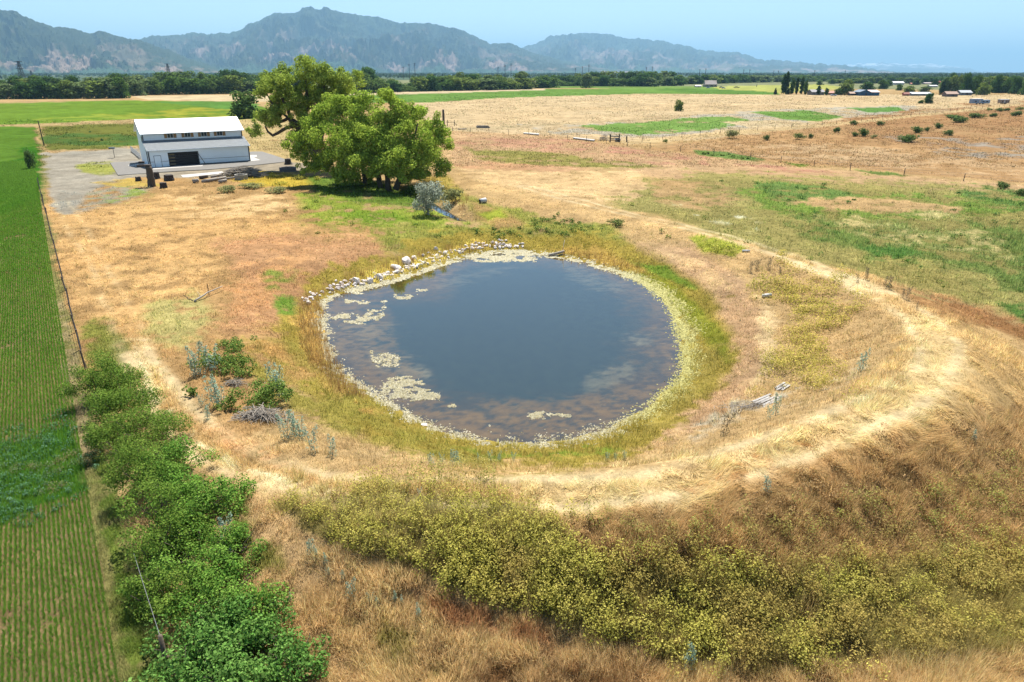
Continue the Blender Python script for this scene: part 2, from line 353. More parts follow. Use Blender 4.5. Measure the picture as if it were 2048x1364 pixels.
# ------------------------------------------------------------------ materials
def nodes(name):
    m = bpy.data.materials.new(name); m.use_nodes = True; nt = m.node_tree; nt.nodes.clear()
    return m, nt, nt.nodes.new('ShaderNodeOutputMaterial')
def N(nt, t, **kw):
    n = nt.nodes.new(t)
    for k, v in kw.items():
        if k.startswith('i_'):
            key = k[2:]; key = int(key) if key.isdigit() else key.replace('_', ' ')
            n.inputs[key].default_value = v
        else: setattr(n, k, v)
    return n
def vary(nt, colsock, scale, amt, detail=4, coord='Object'):
    tc = N(nt, 'ShaderNodeTexCoord'); no = N(nt, 'ShaderNodeTexNoise', i_Scale=scale, i_Detail=detail, i_Roughness=.65)
    nt.links.new(tc.outputs[coord], no.inputs['Vector'])
    mr = N(nt, 'ShaderNodeMapRange', i_1=.25, i_2=.75, i_3=1-amt, i_4=1+amt); nt.links.new(no.outputs['Fac'], mr.inputs[0])
    mx = N(nt, 'ShaderNodeMix', data_type='RGBA', blend_type='MULTIPLY'); mx.inputs[0].default_value = 1
    nt.links.new(colsock, mx.inputs[6]); nt.links.new(mr.outputs[0], mx.inputs[7])
    return mx.outputs[2], no.outputs['Fac']
def leafmat(name, transl=.35, gloss=.0, rough=.5, amt=.0):
    m, nt, out = nodes(name); a = N(nt, 'ShaderNodeAttribute', attribute_name='Col')
    d = N(nt, 'ShaderNodeBsdfDiffuse'); t = N(nt, 'ShaderNodeBsdfTranslucent'); mx = N(nt, 'ShaderNodeMixShader'); mx.inputs[0].default_value = transl
    nt.links.new(a.outputs['Color'], d.inputs['Color']); nt.links.new(a.outputs['Color'], t.inputs['Color'])
    nt.links.new(d.outputs[0], mx.inputs[1]); nt.links.new(t.outputs[0], mx.inputs[2]); last = mx
    if gloss:
        g = N(nt, 'ShaderNodeBsdfGlossy', i_Roughness=rough); g.inputs['Color'].default_value = (.9, .95, 1, 1)
        m2 = N(nt, 'ShaderNodeMixShader'); m2.inputs[0].default_value = gloss
        nt.links.new(mx.outputs[0], m2.inputs[1]); nt.links.new(g.outputs[0], m2.inputs[2]); last = m2
    nt.links.new(last.outputs[0], out.inputs['Surface']); return m
def plain(name, rgb, rough=.85, amt=.12, scale=3, metal=0.0, bump=0.0, wave=None, lin=False, bright=.62):
    m, nt, out = nodes(name); b = N(nt, 'ShaderNodeBsdfPrincipled', i_Roughness=rough, i_Metallic=metal)
    c = (np.array(rgb) if lin else L(*rgb))*bright; r = N(nt, 'ShaderNodeRGB'); r.outputs[0].default_value = (*[float(q) for q in c], 1)
    s, f = vary(nt, r.outputs[0], scale, amt)
    if wave:                                 # ribs of sheet metal or boards
        tc = N(nt, 'ShaderNodeTexCoord'); w = N(nt, 'ShaderNodeTexWave', bands_direction=wave[0], i_Scale=wave[1]); nt.links.new(tc.outputs['Object'], w.inputs['Vector'])
        bp = N(nt, 'ShaderNodeBump', i_Strength=wave[2], i_Distance=.03); nt.links.new(w.outputs['Fac'], bp.inputs['Height']); nt.links.new(bp.outputs[0], b.inputs['Normal'])
    elif bump:
        bp = N(nt, 'ShaderNodeBump', i_Strength=bump, i_Distance=.05); nt.links.new(f, bp.inputs['Height']); nt.links.new(bp.outputs[0], b.inputs['Normal'])
    nt.links.new(s, b.inputs['Base Color']); nt.links.new(b.outputs[0], out.inputs['Surface']); return m
def colmat(name, layers, rough=1.0, bump=.0):
    m, nt, out = nodes(name); a = N(nt, 'ShaderNodeAttribute', attribute_name='Col'); s = a.outputs['Color']
    for sc, am in layers: s, f = vary(nt, s, sc, am, 5)
    d = N(nt, 'ShaderNodeBsdfDiffuse', i_Roughness=0.0); nt.links.new(s, d.inputs['Color'])
    if bump:
        bp = N(nt, 'ShaderNodeBump', i_Strength=bump, i_Distance=.06); nt.links.new(f, bp.inputs['Height']); nt.links.new(bp.outputs[0], d.inputs['Normal'])
    nt.links.new(d.outputs[0], out.inputs['Surface']); return m
M_ground = colmat('ground_cover_soil', [(.045, .12), (.3, .26), (2.0, .26), (9, .28)], .0, .7)
M_grass = leafmat('grass_blades', .5); M_leaf = leafmat('tree_leaves', .4); M_weed = leafmat('weed_leaves', .5)
M_far = leafmat('woodland_leaves', .35); M_silver = leafmat('silver_leaves', .45)
M_bark = plain('grey_bark', (105, 92, 78), .95, .3, 6, bump=.6); M_dead = plain('weathered_wood', (176, 166, 152), .95, .25, 5, bump=.5)
M_rock = plain('pale_limestone', (214, 204, 196), .95, .25, 2.5, bump=.6, bright=.88); M_stump = plain('dark_stump_wood', (74, 66, 60), .95, .3, 5, bump=.5)
M_white = plain('white_painted_steel', (232, 242, 246), .45, .03, 1.0, wave=('X', 3.5, .5), bright=1.0); M_roof = plain('white_ribbed_roof', (236, 238, 242), .35, .02, 1.0, wave=('X', 3.5, .35), bright=.9)
M_roof2 = plain('galvanised_roof', (176, 184, 188), .5, .08, 1.0, wave=('X', 2.2, 1.6), bright=.4); M_dark = plain('dark_trim', (38, 40, 46), .5, .1)
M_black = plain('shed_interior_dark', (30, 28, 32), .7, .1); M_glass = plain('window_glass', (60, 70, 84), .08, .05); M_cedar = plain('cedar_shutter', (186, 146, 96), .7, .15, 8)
M_conc = plain('pale_concrete', (222, 216, 206), .9, .1, 2, bright=.5); M_asph = plain('grey_asphalt', (152, 147, 138), .95, .16, 1.2, bright=.44); M_plast = plain('white_plastic', (226, 226, 222), .5, .04)
M_post = plain('grey_fence_post', (120, 104, 90), .95, .25, 8); M_wire = plain('dull_wire', (70, 66, 64), .6, .05); M_pole = plain('dark_utility_pole', (84, 76, 70), .9, .1)
M_steel = plain('grey_steel', (98, 104, 112), .6, .1)
# ------------------------------------------------------------------ ground: one sheet to the horizon
def build_ground():
    ys = np.concatenate([np.arange(1560, 420, -1.9), np.arange(420, 158, -1.5)])
    th = PIT-np.arctan((682-ys)/F)
    Ds = np.concatenate([[1.5, 5, 9], H/np.tan(th), np.exp(np.linspace(math.log(1250), math.log(62000), 46))])
    Ds = np.unique(np.round(Ds, 4))
    az = np.concatenate([np.radians(np.linspace(-52, 52, 840)), np.radians(np.linspace(52, 308, 60))[1:-1]])
    na, nd = len(az), len(Ds)
    Dg, Ag = np.meshgrid(Ds, az, indexing='ij')
    x = Dg*np.sin(Ag); y = Dg*np.cos(Ag); z = height(x, y)
    col, _ = paint(x, y, z)
    rear = (np.abs(Ag) > math.radians(52)) | (Dg < 11.5)
    col[rear] = A(196, 150, 96); col = col*.70
    V = np.stack([x, y, z], -1).reshape(-1, 3); V = np.vstack([V, [[0, 0, 0]]])
    i = np.arange(nd-1)[:, None]*na; j = np.arange(na)[None, :]; j2 = (j+1) % na
    Fc = np.stack([i+j, i+na+j, i+na+j2, i+j2], -1).reshape(-1, 4)[:, ::-1]
    c = np.vstack([col.reshape(-1, 3), [A(196, 150, 96)]])
    me = raw_mesh('ground', V, Fc, c, True)
    bm = None
    o = link('ground', me, None, M_ground); o['kind'] = 'structure'
    # the small disc right below the camera
    k = 40; a = MB(); a.add([(1.6*math.sin(t), 1.6*math.cos(t), 0.03) for t in [2*math.pi*q/k for q in range(k)]], [tuple(range(k))[::-1]])
build_ground()
# ------------------------------------------------------------------ water
def water_mat(name, deep, brown, scale):
    m, nt, out = nodes(name); b = N(nt, 'ShaderNodeBsdfPrincipled', i_Roughness=.03)
    b.inputs['IOR'].default_value = 2.15
    at_ = N(nt, 'ShaderNodeAttribute', attribute_name='Col')
    s, f = vary(nt, at_.outputs['Color'], scale, .22)
    nt.links.new(s, b.inputs['Base Color'])
    tc = N(nt, 'ShaderNodeTexCoord'); no = N(nt, 'ShaderNodeTexNoise', i_Scale=4.0, i_Detail=3); nt.links.new(tc.outputs['Object'], no.inputs['Vector'])
    bp = N(nt, 'ShaderNodeBump', i_Strength=.035, i_Distance=.02); nt.links.new(no.outputs['Fac'], bp.inputs['Height']); nt.links.new(bp.outputs[0], b.inputs['Normal'])
    nt.links.new(b.outputs[0], out.inputs['Surface']); return m
M_water = water_mat('pond_water', 0, 0, 1.4)
ALGAE_MATS = []                               # photo-traced mats, filled in below
def build_pond():
    xs = [p[0] for p in POND]; ys = [p[1] for p in POND]
    st = .16; gx = np.arange(min(xs)-1.5, max(xs)+1.5, st); gy = np.arange(min(ys)-1.5, max(ys)+1.5, st)
    X, Y = np.meshgrid(gx, gy, indexing='ij'); sd = sdist(X, Y, POND)
    keep = sd > -1.0
    px, py = proj(X, Y, np.full(X.shape, W))
    deep = A(74, 88, 64)*.40; brown = A(146, 110, 40)*.60; weed = A(150, 138, 96)*.6
    n = fbm(X/2.2, Y/2.2, 41, 5); n2 = fbm(X/.6, Y/.6, 42, 4, .6); n3 = fbm(X/4.5, Y/1.6, 44, 4); n4 = fbm(X/.55+n*3, Y/.28+n*2, 45, 4, .65)
    sh = np.clip(ss(5.0, .4, sd+(n-.5)*4.5)+ss(620, 560, py)*ss(930, 860, px)*.9, 0, 1)                       # shallow rim, plus brown painted in for the tree's reflection, upper left
    near = ss(770, 850, py)*ss(1400, 1150, px)
    sub = ss(.44, .62, n2*.3+n*.25+n4*.45)*np.clip(sh*.9+near*.55, 0, 1)
    c = np.zeros(X.shape+(3,)); c[:] = deep
    mixin = lambda c, col, w: c*(1-w[..., None])+col*w[..., None]
    c = mixin(c, brown*.55, sh*.6); c = mixin(c, brown, sub*.9)
    for pts, w, k in [([(725,690),(780,700),(830,715),(815,730),(850,735),(865,760),(810,760),(760,750),(735,730)], .8, weed),
              ([(695,655),(740,648),(770,660),(765,680),(720,690)], .7, weed), ([(1245,670),(1300,672),(1308,690),(1260,696)], .7, weed),
              ([(1180,745),(1260,725),(1280,745),(1230,775),(1180,785)], .5, weed), ([(1120,525),(1200,545),(1260,580),(1230,590),(1150,560)], .45, weed),
              ([(880,560),(960,540),(1040,520),(1060,530),(960,560),(890,580)], .35, weed), ([(640,640),(800,640),(800,720),(700,740),(650,690)], .25, weed),
              ([(960,800),(1120,800),(1340,770),(1340,800),(1200,850),(1000,880),(940,850)], .6, brown), ([(640,600),(770,600),(800,690),(860,790),(1000,850),(1000,885),(880,868),(720,780),(650,690)], .55, brown)]:
        qx = px+(n-.5)*50+(n2-.5)*30; qy = py+(n3-.5)*30+(n2-.5)*16
        m = ss(-12, 22, sdist(qx, qy/.5, [(a, b_/.5) for a, b_ in pts])+(n4-.5)*26)*ss(.34, .56, n2*.4+n4*.6)
        c = mixin(c, k, m*w)
    idx = -np.ones(X.shape, int); idx[keep] = np.arange(keep.sum())
    q = keep[:-1, :-1] & keep[1:, :-1] & keep[1:, 1:] & keep[:-1, 1:]
    a = np.stack([idx[:-1, :-1][q], idx[1:, :-1][q], idx[1:, 1:][q], idx[:-1, 1:][q]], -1)
    me = raw_mesh('pond_water', np.stack([X[keep], Y[keep], np.full(keep.sum(), W)], -1), a, c[keep], True)
    link('pond_water', me, None, M_water)['kind'] = 'structure'
build_pond()
def build_creek():
    v = []; f = []
    for i, (x, y) in enumerate(CREEK):
        a = CREEK[max(i-1, 0)]; b = CREEK[min(i+1, len(CREEK)-1)]; t = np.array([b[0]-a[0], b[1]-a[1]]); t /= np.linalg.norm(t)
        for s in (-.8, .8): v.append((x-t[1]*s, y+t[0]*s, -1.18))
        if i: f.append((2*i-2, 2*i, 2*i+1, 2*i-1))
    me = raw_mesh('creek_water', v, f, np.tile(A(50, 60, 62)*.6, (len(v), 1)), True); link('creek_water', me, None, M_water)['kind'] = 'structure'
build_creek()
# ------------------------------------------------------------------ mountains
M_mount = colmat('mountain_slopes', [(.004, .12), (.02, .12)], 1.0)
def mountain(name, sky, R, R0, nr, seed, cols, amp, K, bench=0.0):
    sx = np.array([p[0] for p in sky], float); sy = np.array([p[1] for p in sky], float)
    px = np.arange(sx[0], sx[-1]+.1, 2.6); py = np.interp(px, sx, sy)
    py = py+(fbm(px/9, px*0+seed, seed, 4, .6)-.5)*7.5
    dx, dy, dz = rays(px, py); hz = np.hypot(dx, dy); az = np.arctan2(dx, dy); te = dz/hz
    t = np.concatenate([np.linspace(0, 1, nr), 1+np.linspace(.04, .5, 8)])
    T, AZ = np.meshgrid(t, az, indexing='ij'); TE = np.broadcast_to(te, T.shape)
    wob = (fbm(AZ*K*.35, T*0, seed+5, 3)-.5)
    Rc = R*(1+wob*.06); r = R0+(Rc-R0)*np.minimum(T, 1)+(T > 1)*(T-1)*R*.25
    zc = np.maximum(H+Rc*TE, 1)
    tt = np.minimum(T, 1)
    sm = AZ*R/(R*.11); dm = (1-tt)*(R-R0)/(R*.11)       # plan coordinates along and towards the viewer
    wx = (fbm(sm*.7, dm*.5, seed+1, 4)-.5)*1.5; wy = (fbm(sm*.7+9, dm*.5, seed+4, 4)-.5)*1.2
    rid = 1-np.abs(2*fbm(sm*1.1+wx+dm*.25, dm*.42+wy, seed+2, 4, .5)-1)
    rid2 = 1-np.abs(2*fbm(sm*3.6+wx*2.6-dm*.5, dm*1.5+wy*2, seed+3, 5, .58)-1)
    prof = bench*tt+(1-bench)*(.35*tt+.65*tt**1.5); env = np.clip(tt*(1-tt)*4, 0, 1)**.7
    rid3 = 1-np.abs(2*fbm(sm*11+wx*5, dm*5+wy*4, seed+6, 4, .6)-1)
    z = zc*(prof+amp*1.25*(rid-.8)*env+amp*1.15*(rid2-.8)*env+amp*.75*(rid3-.8)*env**.5)
    warp = wx
    z = np.where(T > 1, zc*(1-(T-1)*1.2), z); z = np.maximum(z, -2); z[0] = -2
    x = r*np.sin(AZ); y = r*np.cos(AZ)
    c = np.zeros(T.shape+(3,)); c[:] = A(*cols[0])*.55
    n1 = fbm(sm*2.4+warp, dm*1.6+wy, seed+7, 5, .62); n2 = fbm(sm*8+wx*3, dm*4, seed+8, 4, .62)
    mixin = lambda c, col, w: c*(1-w[..., None])+np.array(col)*w[..., None]
    bare = ss(.5, .62, n1*.6+n2*.4)*ss(.95, .4, tt)
    c = mixin(c, A(*cols[1])*1.05, bare*.85); c = mixin(c, A(*cols[2]), ss(.47, .6, fbm(sm*1.4, dm*1.2, seed+9, 4))*.6)
    bw = ss(.16, .09, tt+(n1-.5)*.1); c = mixin(c, A(84, 104, 78), bw)
    if len(cols) > 3: c = mixin(c, A(*cols[3]), ss(.62, .8, tt+(n1-.5)*.5)*ss(.42, .55, n2))
    n, k = T.shape; i = np.arange(n-1)[:, None]*k; j = np.arange(k-1)[None, :]
    Fc = np.stack([i+j, i+j+1, i+k+j+1, i+k+j], -1).reshape(-1, 4)
    me = raw_mesh(name, np.stack([x, y, z], -1), Fc, c.reshape(-1, 3), False); o = link(name, me, None, M_mount); o['kind'] = 'structure'
    o['label'] = {'mountain_range': 'hazy blue mountain range along the horizon'}.get(name, 'hazy blue mountains on the horizon'); return o
mountain('mountain_range', [(-900,142),(-640,118),(-420,92),(-260,60),(-120,40),(0,22),(28,21),(60,38),(105,54),(128,53),(180,66),(196,62),(245,74),(275,79),(300,88),(340,100),(380,118),(420,130),(445,143)], 8600, 6200, 90, 51,
         [(92,100,66),(170,140,120),(70,84,58)], .34, 60)
mountain('mountain_range', [(180,120),(240,96),(286,79),(300,73),(370,70),(388,64),(410,68),(462,67),(490,55),(520,40),(550,26),(592,26),(606,18),(622,15),(640,20),(652,16),(676,24),(690,24),(720,30),(765,35),(800,46),(830,46),(858,46),(880,52),(910,57),(940,70),(985,88),(1015,86),(1040,95),(1080,110),(1140,124),(1220,136),(1300,144)], 12500, 8200, 120, 61,
         [(98,106,74),(176,146,130),(80,94,66)], .4, 62)
mountain('mountain_range', [(960,120),(1010,105),(1042,95),(1070,88),(1100,72),(1135,70),(1155,66),(1200,67),(1225,70),(1250,77),(1290,77),(1335,84),(1375,92),(1400,100),(1440,104),(1455,102),(1490,108),(1530,120),(1580,121),(1620,127),(1680,130),(1740,138),(1800,144)], 18000, 11000, 90, 71,
         [(104,112,84),(170,146,132),(90,102,76)], .36, 66)
mountain('mountain_range', [(1560,140),(1620,132),(1660,129),(1690,131),(1720,127),(1750,126),(1770,125),(1800,129),(1830,128),(1850,126),(1880,131),(1910,134),(1960,141),(2000,144)], 36000, 27000, 40, 81,
         [(110,116,100),(170,160,150),(100,106,96),(250,250,255)], .3, 80)
# ------------------------------------------------------------------ grass, weeds, crop: ground cover as blades and leaves
PAVE = [(214,326),(300,318),(505,302),(525,300),(560,310),(590,323),(500,335),(420,342),(350,345),(280,350),(232,353)]
def unit(v): return v/np.maximum(np.linalg.norm(v, axis=-1, keepdims=True), 1e-9)
def blades(pos, hgt, wid, col, K, spread, tilt, cvar=.28, bend=None):
    n = len(pos); p = np.repeat(pos, K, 0); h = np.repeat(hgt, K)*RNG.uniform(.55, 1.25, n*K); w = np.repeat(wid, K)*RNG.uniform(.7, 1.3, n*K)
    sp = np.repeat(spread, K); a = RNG.uniform(0, 2*np.pi, n*K); r = sp*np.sqrt(RNG.random(n*K))
    base = p+np.stack([r*np.cos(a), r*np.sin(a), np.zeros(n*K)], -1); base[:, 2] -= .03
    a2 = a+RNG.normal(0, .9, n*K); t = np.abs(RNG.normal(0, 1, n*K))*np.repeat(tilt, K)
    dirv = np.stack([np.sin(t)*np.cos(a2), np.sin(t)*np.sin(a2), np.cos(t)], -1)
    if bend is not None: dirv = unit(dirv+np.repeat(bend, K, 0))
    tip = base+dirv*h[:, None]; a3 = RNG.uniform(0, 2*np.pi, n*K)
    s = np.stack([np.cos(a3), np.sin(a3), np.zeros(n*K)], -1)*(w/2)[:, None]
    V = np.stack([base-s, base+s, tip+s*.25], 1).reshape(-1, 3)
    c = np.repeat(col, K, 0)*RNG.uniform(1-cvar, 1+cvar, (n*K, 1)); c = np.repeat(np.clip(c, .004, .9), 3, 0)
    return V, np.arange(len(V)).reshape(-1, 3), c
def leaves(pos, nrm, size, col, asp=.55):
    n = len(pos); nrm = unit(nrm); ref = unit(RNG.normal(0, 1, (n, 3))); u = unit(np.cross(nrm, ref)); v = np.cross(nrm, u)
    s = size[:, None]
    V = np.stack([pos-u*s*.5, pos-v*s*asp*.5, pos+u*s*.5, pos+v*s*asp*.5], 1).reshape(-1, 3)
    return V, np.arange(4*n).reshape(-1, 4), np.repeat(np.clip(col, .004, .9), 4, 0)
def join(parts):
    V = []; Fc = []; C = []; n = 0
    for v, f, c in parts: V.append(v); Fc.append(f+n); C.append(c); n += len(v)
    return np.concatenate(V), np.concatenate(Fc), np.concatenate(C)
def zdep(p): return p[:, 1]*CP-(p[:, 2]-H)*SP
def sample_px(n, x0, x1, y0, y1):
    g = max(1, int(math.sqrt(n*(y1-y0)/(x1-x0)))); k = max(1, int(n/g))
    X, Y = np.meshgrid(np.arange(k), np.arange(g)); X = (X.ravel()+RNG.random(k*g))/k*(x1-x0)+x0; Y = (Y.ravel()+RNG.random(k*g))/g*(y1-y0)+y0
    return X, Y
def in_px(pts, n, amp=14):
    pa = np.array(pts); amp = min(amp, .22*np.ptp(pa[:, 1])); X, Y = sample_px(n*(np.ptp(pa[:, 0])*np.ptp(pa[:, 1]))/1e4, pa[:, 0].min()-amp, pa[:, 0].max()+amp, pa[:, 1].min()-amp, pa[:, 1].max()+amp)
    sd = sdist(X+(fbm(X/40, Y/25, 91, 4)-.5)*amp*5, Y+(fbm(X/40, Y/25, 92, 4)-.5)*amp*2.5, pts); m = RNG.random(len(X)) < ss(-amp*.7, amp*.6, sd)
    return X[m], Y[m]
def crest_hay(px, py):
    return ss(0, 40, sdist(px, py, [(960,985),(1200,940),(1450,905),(1650,830),(1780,770),(1840,690),(1790,600),(1860,610),(1990,700),(2080,800),(1960,900),(1700,960),(1500,1040),(1300,1075),(1120,1060)]))
def build_grass():
    X, Y = sample_px(195000, -90, 2140, 300, 1450)
    p = at(X, Y); col, hg = paint(p[:, 0], p[:, 1], p[:, 2]); D = zdep(p)
    ok = (hg > .035) & (p[:, 2] > W+.10) & ~inside(X, Y, PAVE) & ~inside(X, Y, CROP)
    ok &= RNG.random(len(X)) < ss(290, 420, Y)*.7+.3
    p, col, hg, D, X, Y = p[ok], col[ok], np.maximum(hg[ok], .15*(1-ruts(p[ok][:, 0], p[ok][:, 1]))), D[ok], X[ok], Y[ok]
    odd = RNG.random((len(p), 1)); col = np.where(odd < .10, col*np.array([[.66, .74, .6]]), np.where(odd > .92, col*np.array([[1.15, 1.15, 1.1]]), col)); hg = np.where(odd[:, 0] < .06, hg*1.5, hg)
    clump = fbm(p[:, 0]/.55, p[:, 1]/.55, 71, 3)*.75+fbm(p[:, 0]/2.6, p[:, 1]/2.6, 72, 3)*.5
    hay = crest_hay(X, Y); col = col*np.array([1.0, 1.07, 1.12])
    hg = hg*(.35+1.5*ss(.35, .85, clump))
    wid = np.maximum(.014, D*.00085)
    col = col*(.74+.62*ss(.3, .8, clump))[:, None]*(1+(RNG.random((len(p), 1))-.5)*.3)*1.3*(1-.1*hay[:, None])
    sway = fbm(p[:, 0]/2.2, p[:, 1]/2.2, 73, 2)*6.3*2
    bend = np.stack([np.cos(sway), np.sin(sway), np.zeros(len(p))], -1)*(.25+hay*1.3)[:, None]
    K = 6
    V, Fc, c = blades(p, hg, wid, col, K, np.maximum(.10, D*.0016), np.full(len(p), .6)+hay*.5, .36, bend)
    o = link('dry_grass', raw_mesh('dry_grass', V, Fc, c), None, M_grass); tag(o, 'dry straw coloured and olive grass covering the meadow and pond banks', 'grass', None, 'stuff')
build_grass()
def build_far_tufts():
    X, Y = sample_px(52000, -60, 2110, 186, 335); p = at(X, Y); col, hg = paint(p[:, 0], p[:, 1], p[:, 2]); D = zdep(p)
    ok = (hg > .035) & ~inside(X, Y, PAVE) & ~inside(X, Y, CROP) & (fbm(X/60, Y/7, 66, 4)+RNG.random(len(X))*.35 > .62) & ~((Y < 240) & (X < 560))
    p, col, hg, D = p[ok], col[ok], hg[ok], D[ok]; n = len(p)
    col = col*RNG.uniform(.7, 1.2, (n, 1))*np.where(RNG.random((n, 1)) < .25, np.array([[.72, .85, .7]]), 1.0)*1.15
    V, Fc, c = blades(p, np.minimum(.22+D*.0006, .5)*RNG.uniform(.6, 1.5, n), np.maximum(.012, D*.0011), col, 4, D*.0022, np.full(n, .7), .3)
    o = link('pasture_grass', raw_mesh('pasture_grass', V, Fc, c), None, M_grass); tag(o, 'sparse dry tufts over the far pastures', 'grass', None, 'stuff')
build_far_tufts()
def weed_field(name, label, polys, dens, size, hgt, top, low, hi_frac=.45, K=88):
    parts = []
    for pts, cv, tone in polys:
        X, Y = in_px(pts, dens*cv, 34); p = at(X, Y); ok = (p[:, 2] > W+.1) & (RNG.random(len(X)) < .4+.6*ss(.34, .52, fbm(p[:, 0]/1.3, p[:, 1]/1.3, 98, 4)))
        p = p[ok]; n = len(p); D = zdep(p)
        if n == 0: continue
        R = size*RNG.uniform(.65, 1.3, n)*np.clip(D/26, .9, 2.2); h = hgt*RNG.uniform(.55, 1.25, n)*(.6+.8*fbm(p[:, 0]/1.6, p[:, 1]/1.6, 95, 3))
        Kn = K; c0 = np.repeat(p, Kn, 0); r_ = np.repeat(R, Kn); h_ = np.repeat(h, Kn); m = n*Kn
        u = RNG.random(m)**.7; a = RNG.uniform(0, 2*np.pi, m); rr = r_*np.sqrt(RNG.random(m))
        z = h_*u*np.sqrt(np.clip(1-(rr/r_)**2*.75, 0, 1))
        pos = c0+np.stack([rr*np.cos(a), rr*np.sin(a), z], -1)
        nrm = np.stack([np.cos(a)*rr/r_, np.sin(a)*rr/r_, np.full(m, 1.0)], -1)+RNG.normal(0, .5, (m, 3))
        s = np.repeat(np.maximum(.07, D*.0022), Kn)*RNG.uniform(.6, 1.4, m)
        t = ss(.3, .7, u+(RNG.random(m)-.5)*.4)*np.repeat(RNG.uniform(.5, 1, n), Kn)
        pt = np.repeat(fbm(p[:, 0]/3, p[:, 1]/3, 97, 3), Kn)
        c = low[0]*(1-pt[:, None])+low[1]*pt[:, None]
        cl = np.repeat(RNG.random(n), Kn)[:, None]; tp = top[0]*(1-cl)+top[1]*cl
        c = c*(1-t[:, None])+tp*t[:, None]; c = c*tone*RNG.uniform(.7, 1.3, (m, 1))
        bx_, by_ = proj(p[:, 0], p[:, 1], p[:, 2]); rust = ss(.50, .68, fbm(p[:, 0]/1.8, p[:, 1]/1.8, 99, 4)+.16*ss(1350, 2000, bx_)-.10*ss(1250, 800, bx_))
        rust = np.repeat(rust*(RNG.random(n) < .9)*(by_ > 900), Kn)[:, None]; c = c*(1-rust*.45)+(A(214, 164, 100)*RNG.uniform(.7, 1.3, (m, 1)))*rust*.45
        parts.append(leaves(pos, nrm, s, c, .6))
    V, Fc, c = join(parts); o = link(name, raw_mesh(name, V, Fc, c), None, M_weed); tag(o, label, 'weeds', None, 'stuff')
one = np.array([1., 1, 1])
weed_field('yellow_weeds', 'yellow-green flowering weeds covering the near berm slope and inner banks',
  [([(575,1012),(700,982),(850,985),(1000,1005),(1130,1050),(1150,1105),(1180,1190),(1200,1272),(1000,1215),(850,1150),(720,1090),(600,1050)], 1.2, np.array([1.22, 1.16, .92])),
   ([(1140,1100),(1300,1120),(1500,1140),(1750,1135),(2120,1060),(2120,1270),(1900,1300),(1750,1330),(1600,1322),(1400,1330),(1200,1272)], 1.05, np.array([1.18, 1.16, .88])),
   ([(1160,1050),(1400,1060),(1700,1010),(2120,900),(2120,1090),(1750,1150),(1300,1140)], .3, np.array([.85, .9, .8])),
   ([(820,945),(1000,932),(990,972),(830,972)], .9, one), ([(760,950),(850,940),(860,1000),(780,990)], .5, one),
   ([(1540,535),(1640,552),(1700,600),(1665,660),(1650,720),(1700,745),(1690,765),(1570,785),(1560,700),(1575,640),(1535,575)], 2.6, np.array([1.3, 1.18, .95])),
   ([(1385,478),(1440,478),(1500,500),(1460,515),(1400,500)], .6, np.array([1.0, 1.05, .8])),
   ([(450,352),(520,346),(600,350),(640,360),(620,376),(530,370)], .5, np.array([1.0, 1.0, .6]))],
  66, .33, .85, (A(246, 226, 128)*1.02, A(214, 204, 98)), (A(140, 152, 58)*1.05, A(176, 156, 78)*1.05))
weed_field('brown_weeds', 'brown dead weeds on the shaded outer slope of the berm',
  [([(1140,1075),(1400,1015),(1700,905),(2120,790),(2120,1080),(1750,1140),(1500,1150),(1300,1135),(1160,1120)], .42, one),
   ([(1690,600),(1760,640),(1760,740),(1700,760),(1660,700)], .35, np.array([1.25, 1.15, 1.05])), ([(1400,880),(1560,810),(1700,755),(1740,760),(1560,840),(1420,890)], .4, np.array([1.2, 1.25, 1.35]))],
  60, .24, .45, (A(240, 196, 134)*1.15, A(220, 170, 110)*1.15), (A(190, 140, 88), A(174, 154, 80)), K=40)
weed_field('green_marsh_weeds', 'dark green leafy weeds and rushes in the marshy right field',
  [([(520,400),(640,390),(740,460),(600,475)], .10, np.array([1.2,1.05,.8])), ([(1260,420),(1420,440),(1620,500),(1900,560),(1980,600),(1700,540),(1400,470)], .10, np.array([1.5,1.25,1.1])), ([(1500,380),(1640,372),(1740,385),(1690,410),(1560,408)], .5, np.array([.9, 1.1, 1])), ([(1860,380),(2100,385),(2100,470),(1960,430)], .16, np.array([.7, .9, .9])),
   ([(1560,430),(1800,440),(2100,470),(2100,590),(1860,545),(1640,490)], .2, np.array([.8, 1, .9])), ([(1720,500),(1800,498),(1850,520),(1760,530)], .3, np.array([.8, 1.1, .8])),
   ([(2000,610),(2100,605),(2100,670),(2048,648)], .4, np.array([.7, 1.1, .8])), ([(1390,302),(1450,303),(1530,318),(1500,321),(1400,311)], .8, one),
   ([(945,462),(1000,455),(1050,462),(1040,480),(960,480)], 1.2, np.array([.7, .85, .8])), ([(1060,440),(1140,438),(1180,460),(1120,472),(1060,466)], 2.4, np.array([1, 1.05, 1])), ([(1200,448),(1250,446),(1255,460),(1205,462)], .6, np.array([1, 1.05, 1.3])),
   ([(780,452),(900,446),(960,464),(860,478)], .25, np.array([1.1, 1.1, .9])), ([(1260,355),(1500,345),(1700,370),(1500,372)], .06, one), ([(90,268),(200,266),(285,272),(285,292),(100,296)], .2, np.array([.9, 1, 1.2]))],
  90, .2, .5, (A(150, 162, 78), A(112, 146, 66)), (A(84, 118, 48), A(110, 128, 54)), K=40)
weed_field('crop_weeds', 'blue-green broadleaf weeds growing in a patch across the crop rows',
  [([(-90,920),(0,895),(60,868),(140,835),(165,940),(172,985),(60,1015),(0,1050),(-90,1100)], 2.2, one)], 60, .18, .34, (A(140, 178, 134)*1.15, A(104, 150, 92)*1.1), (A(40, 92, 36), A(52, 108, 34)), K=36)
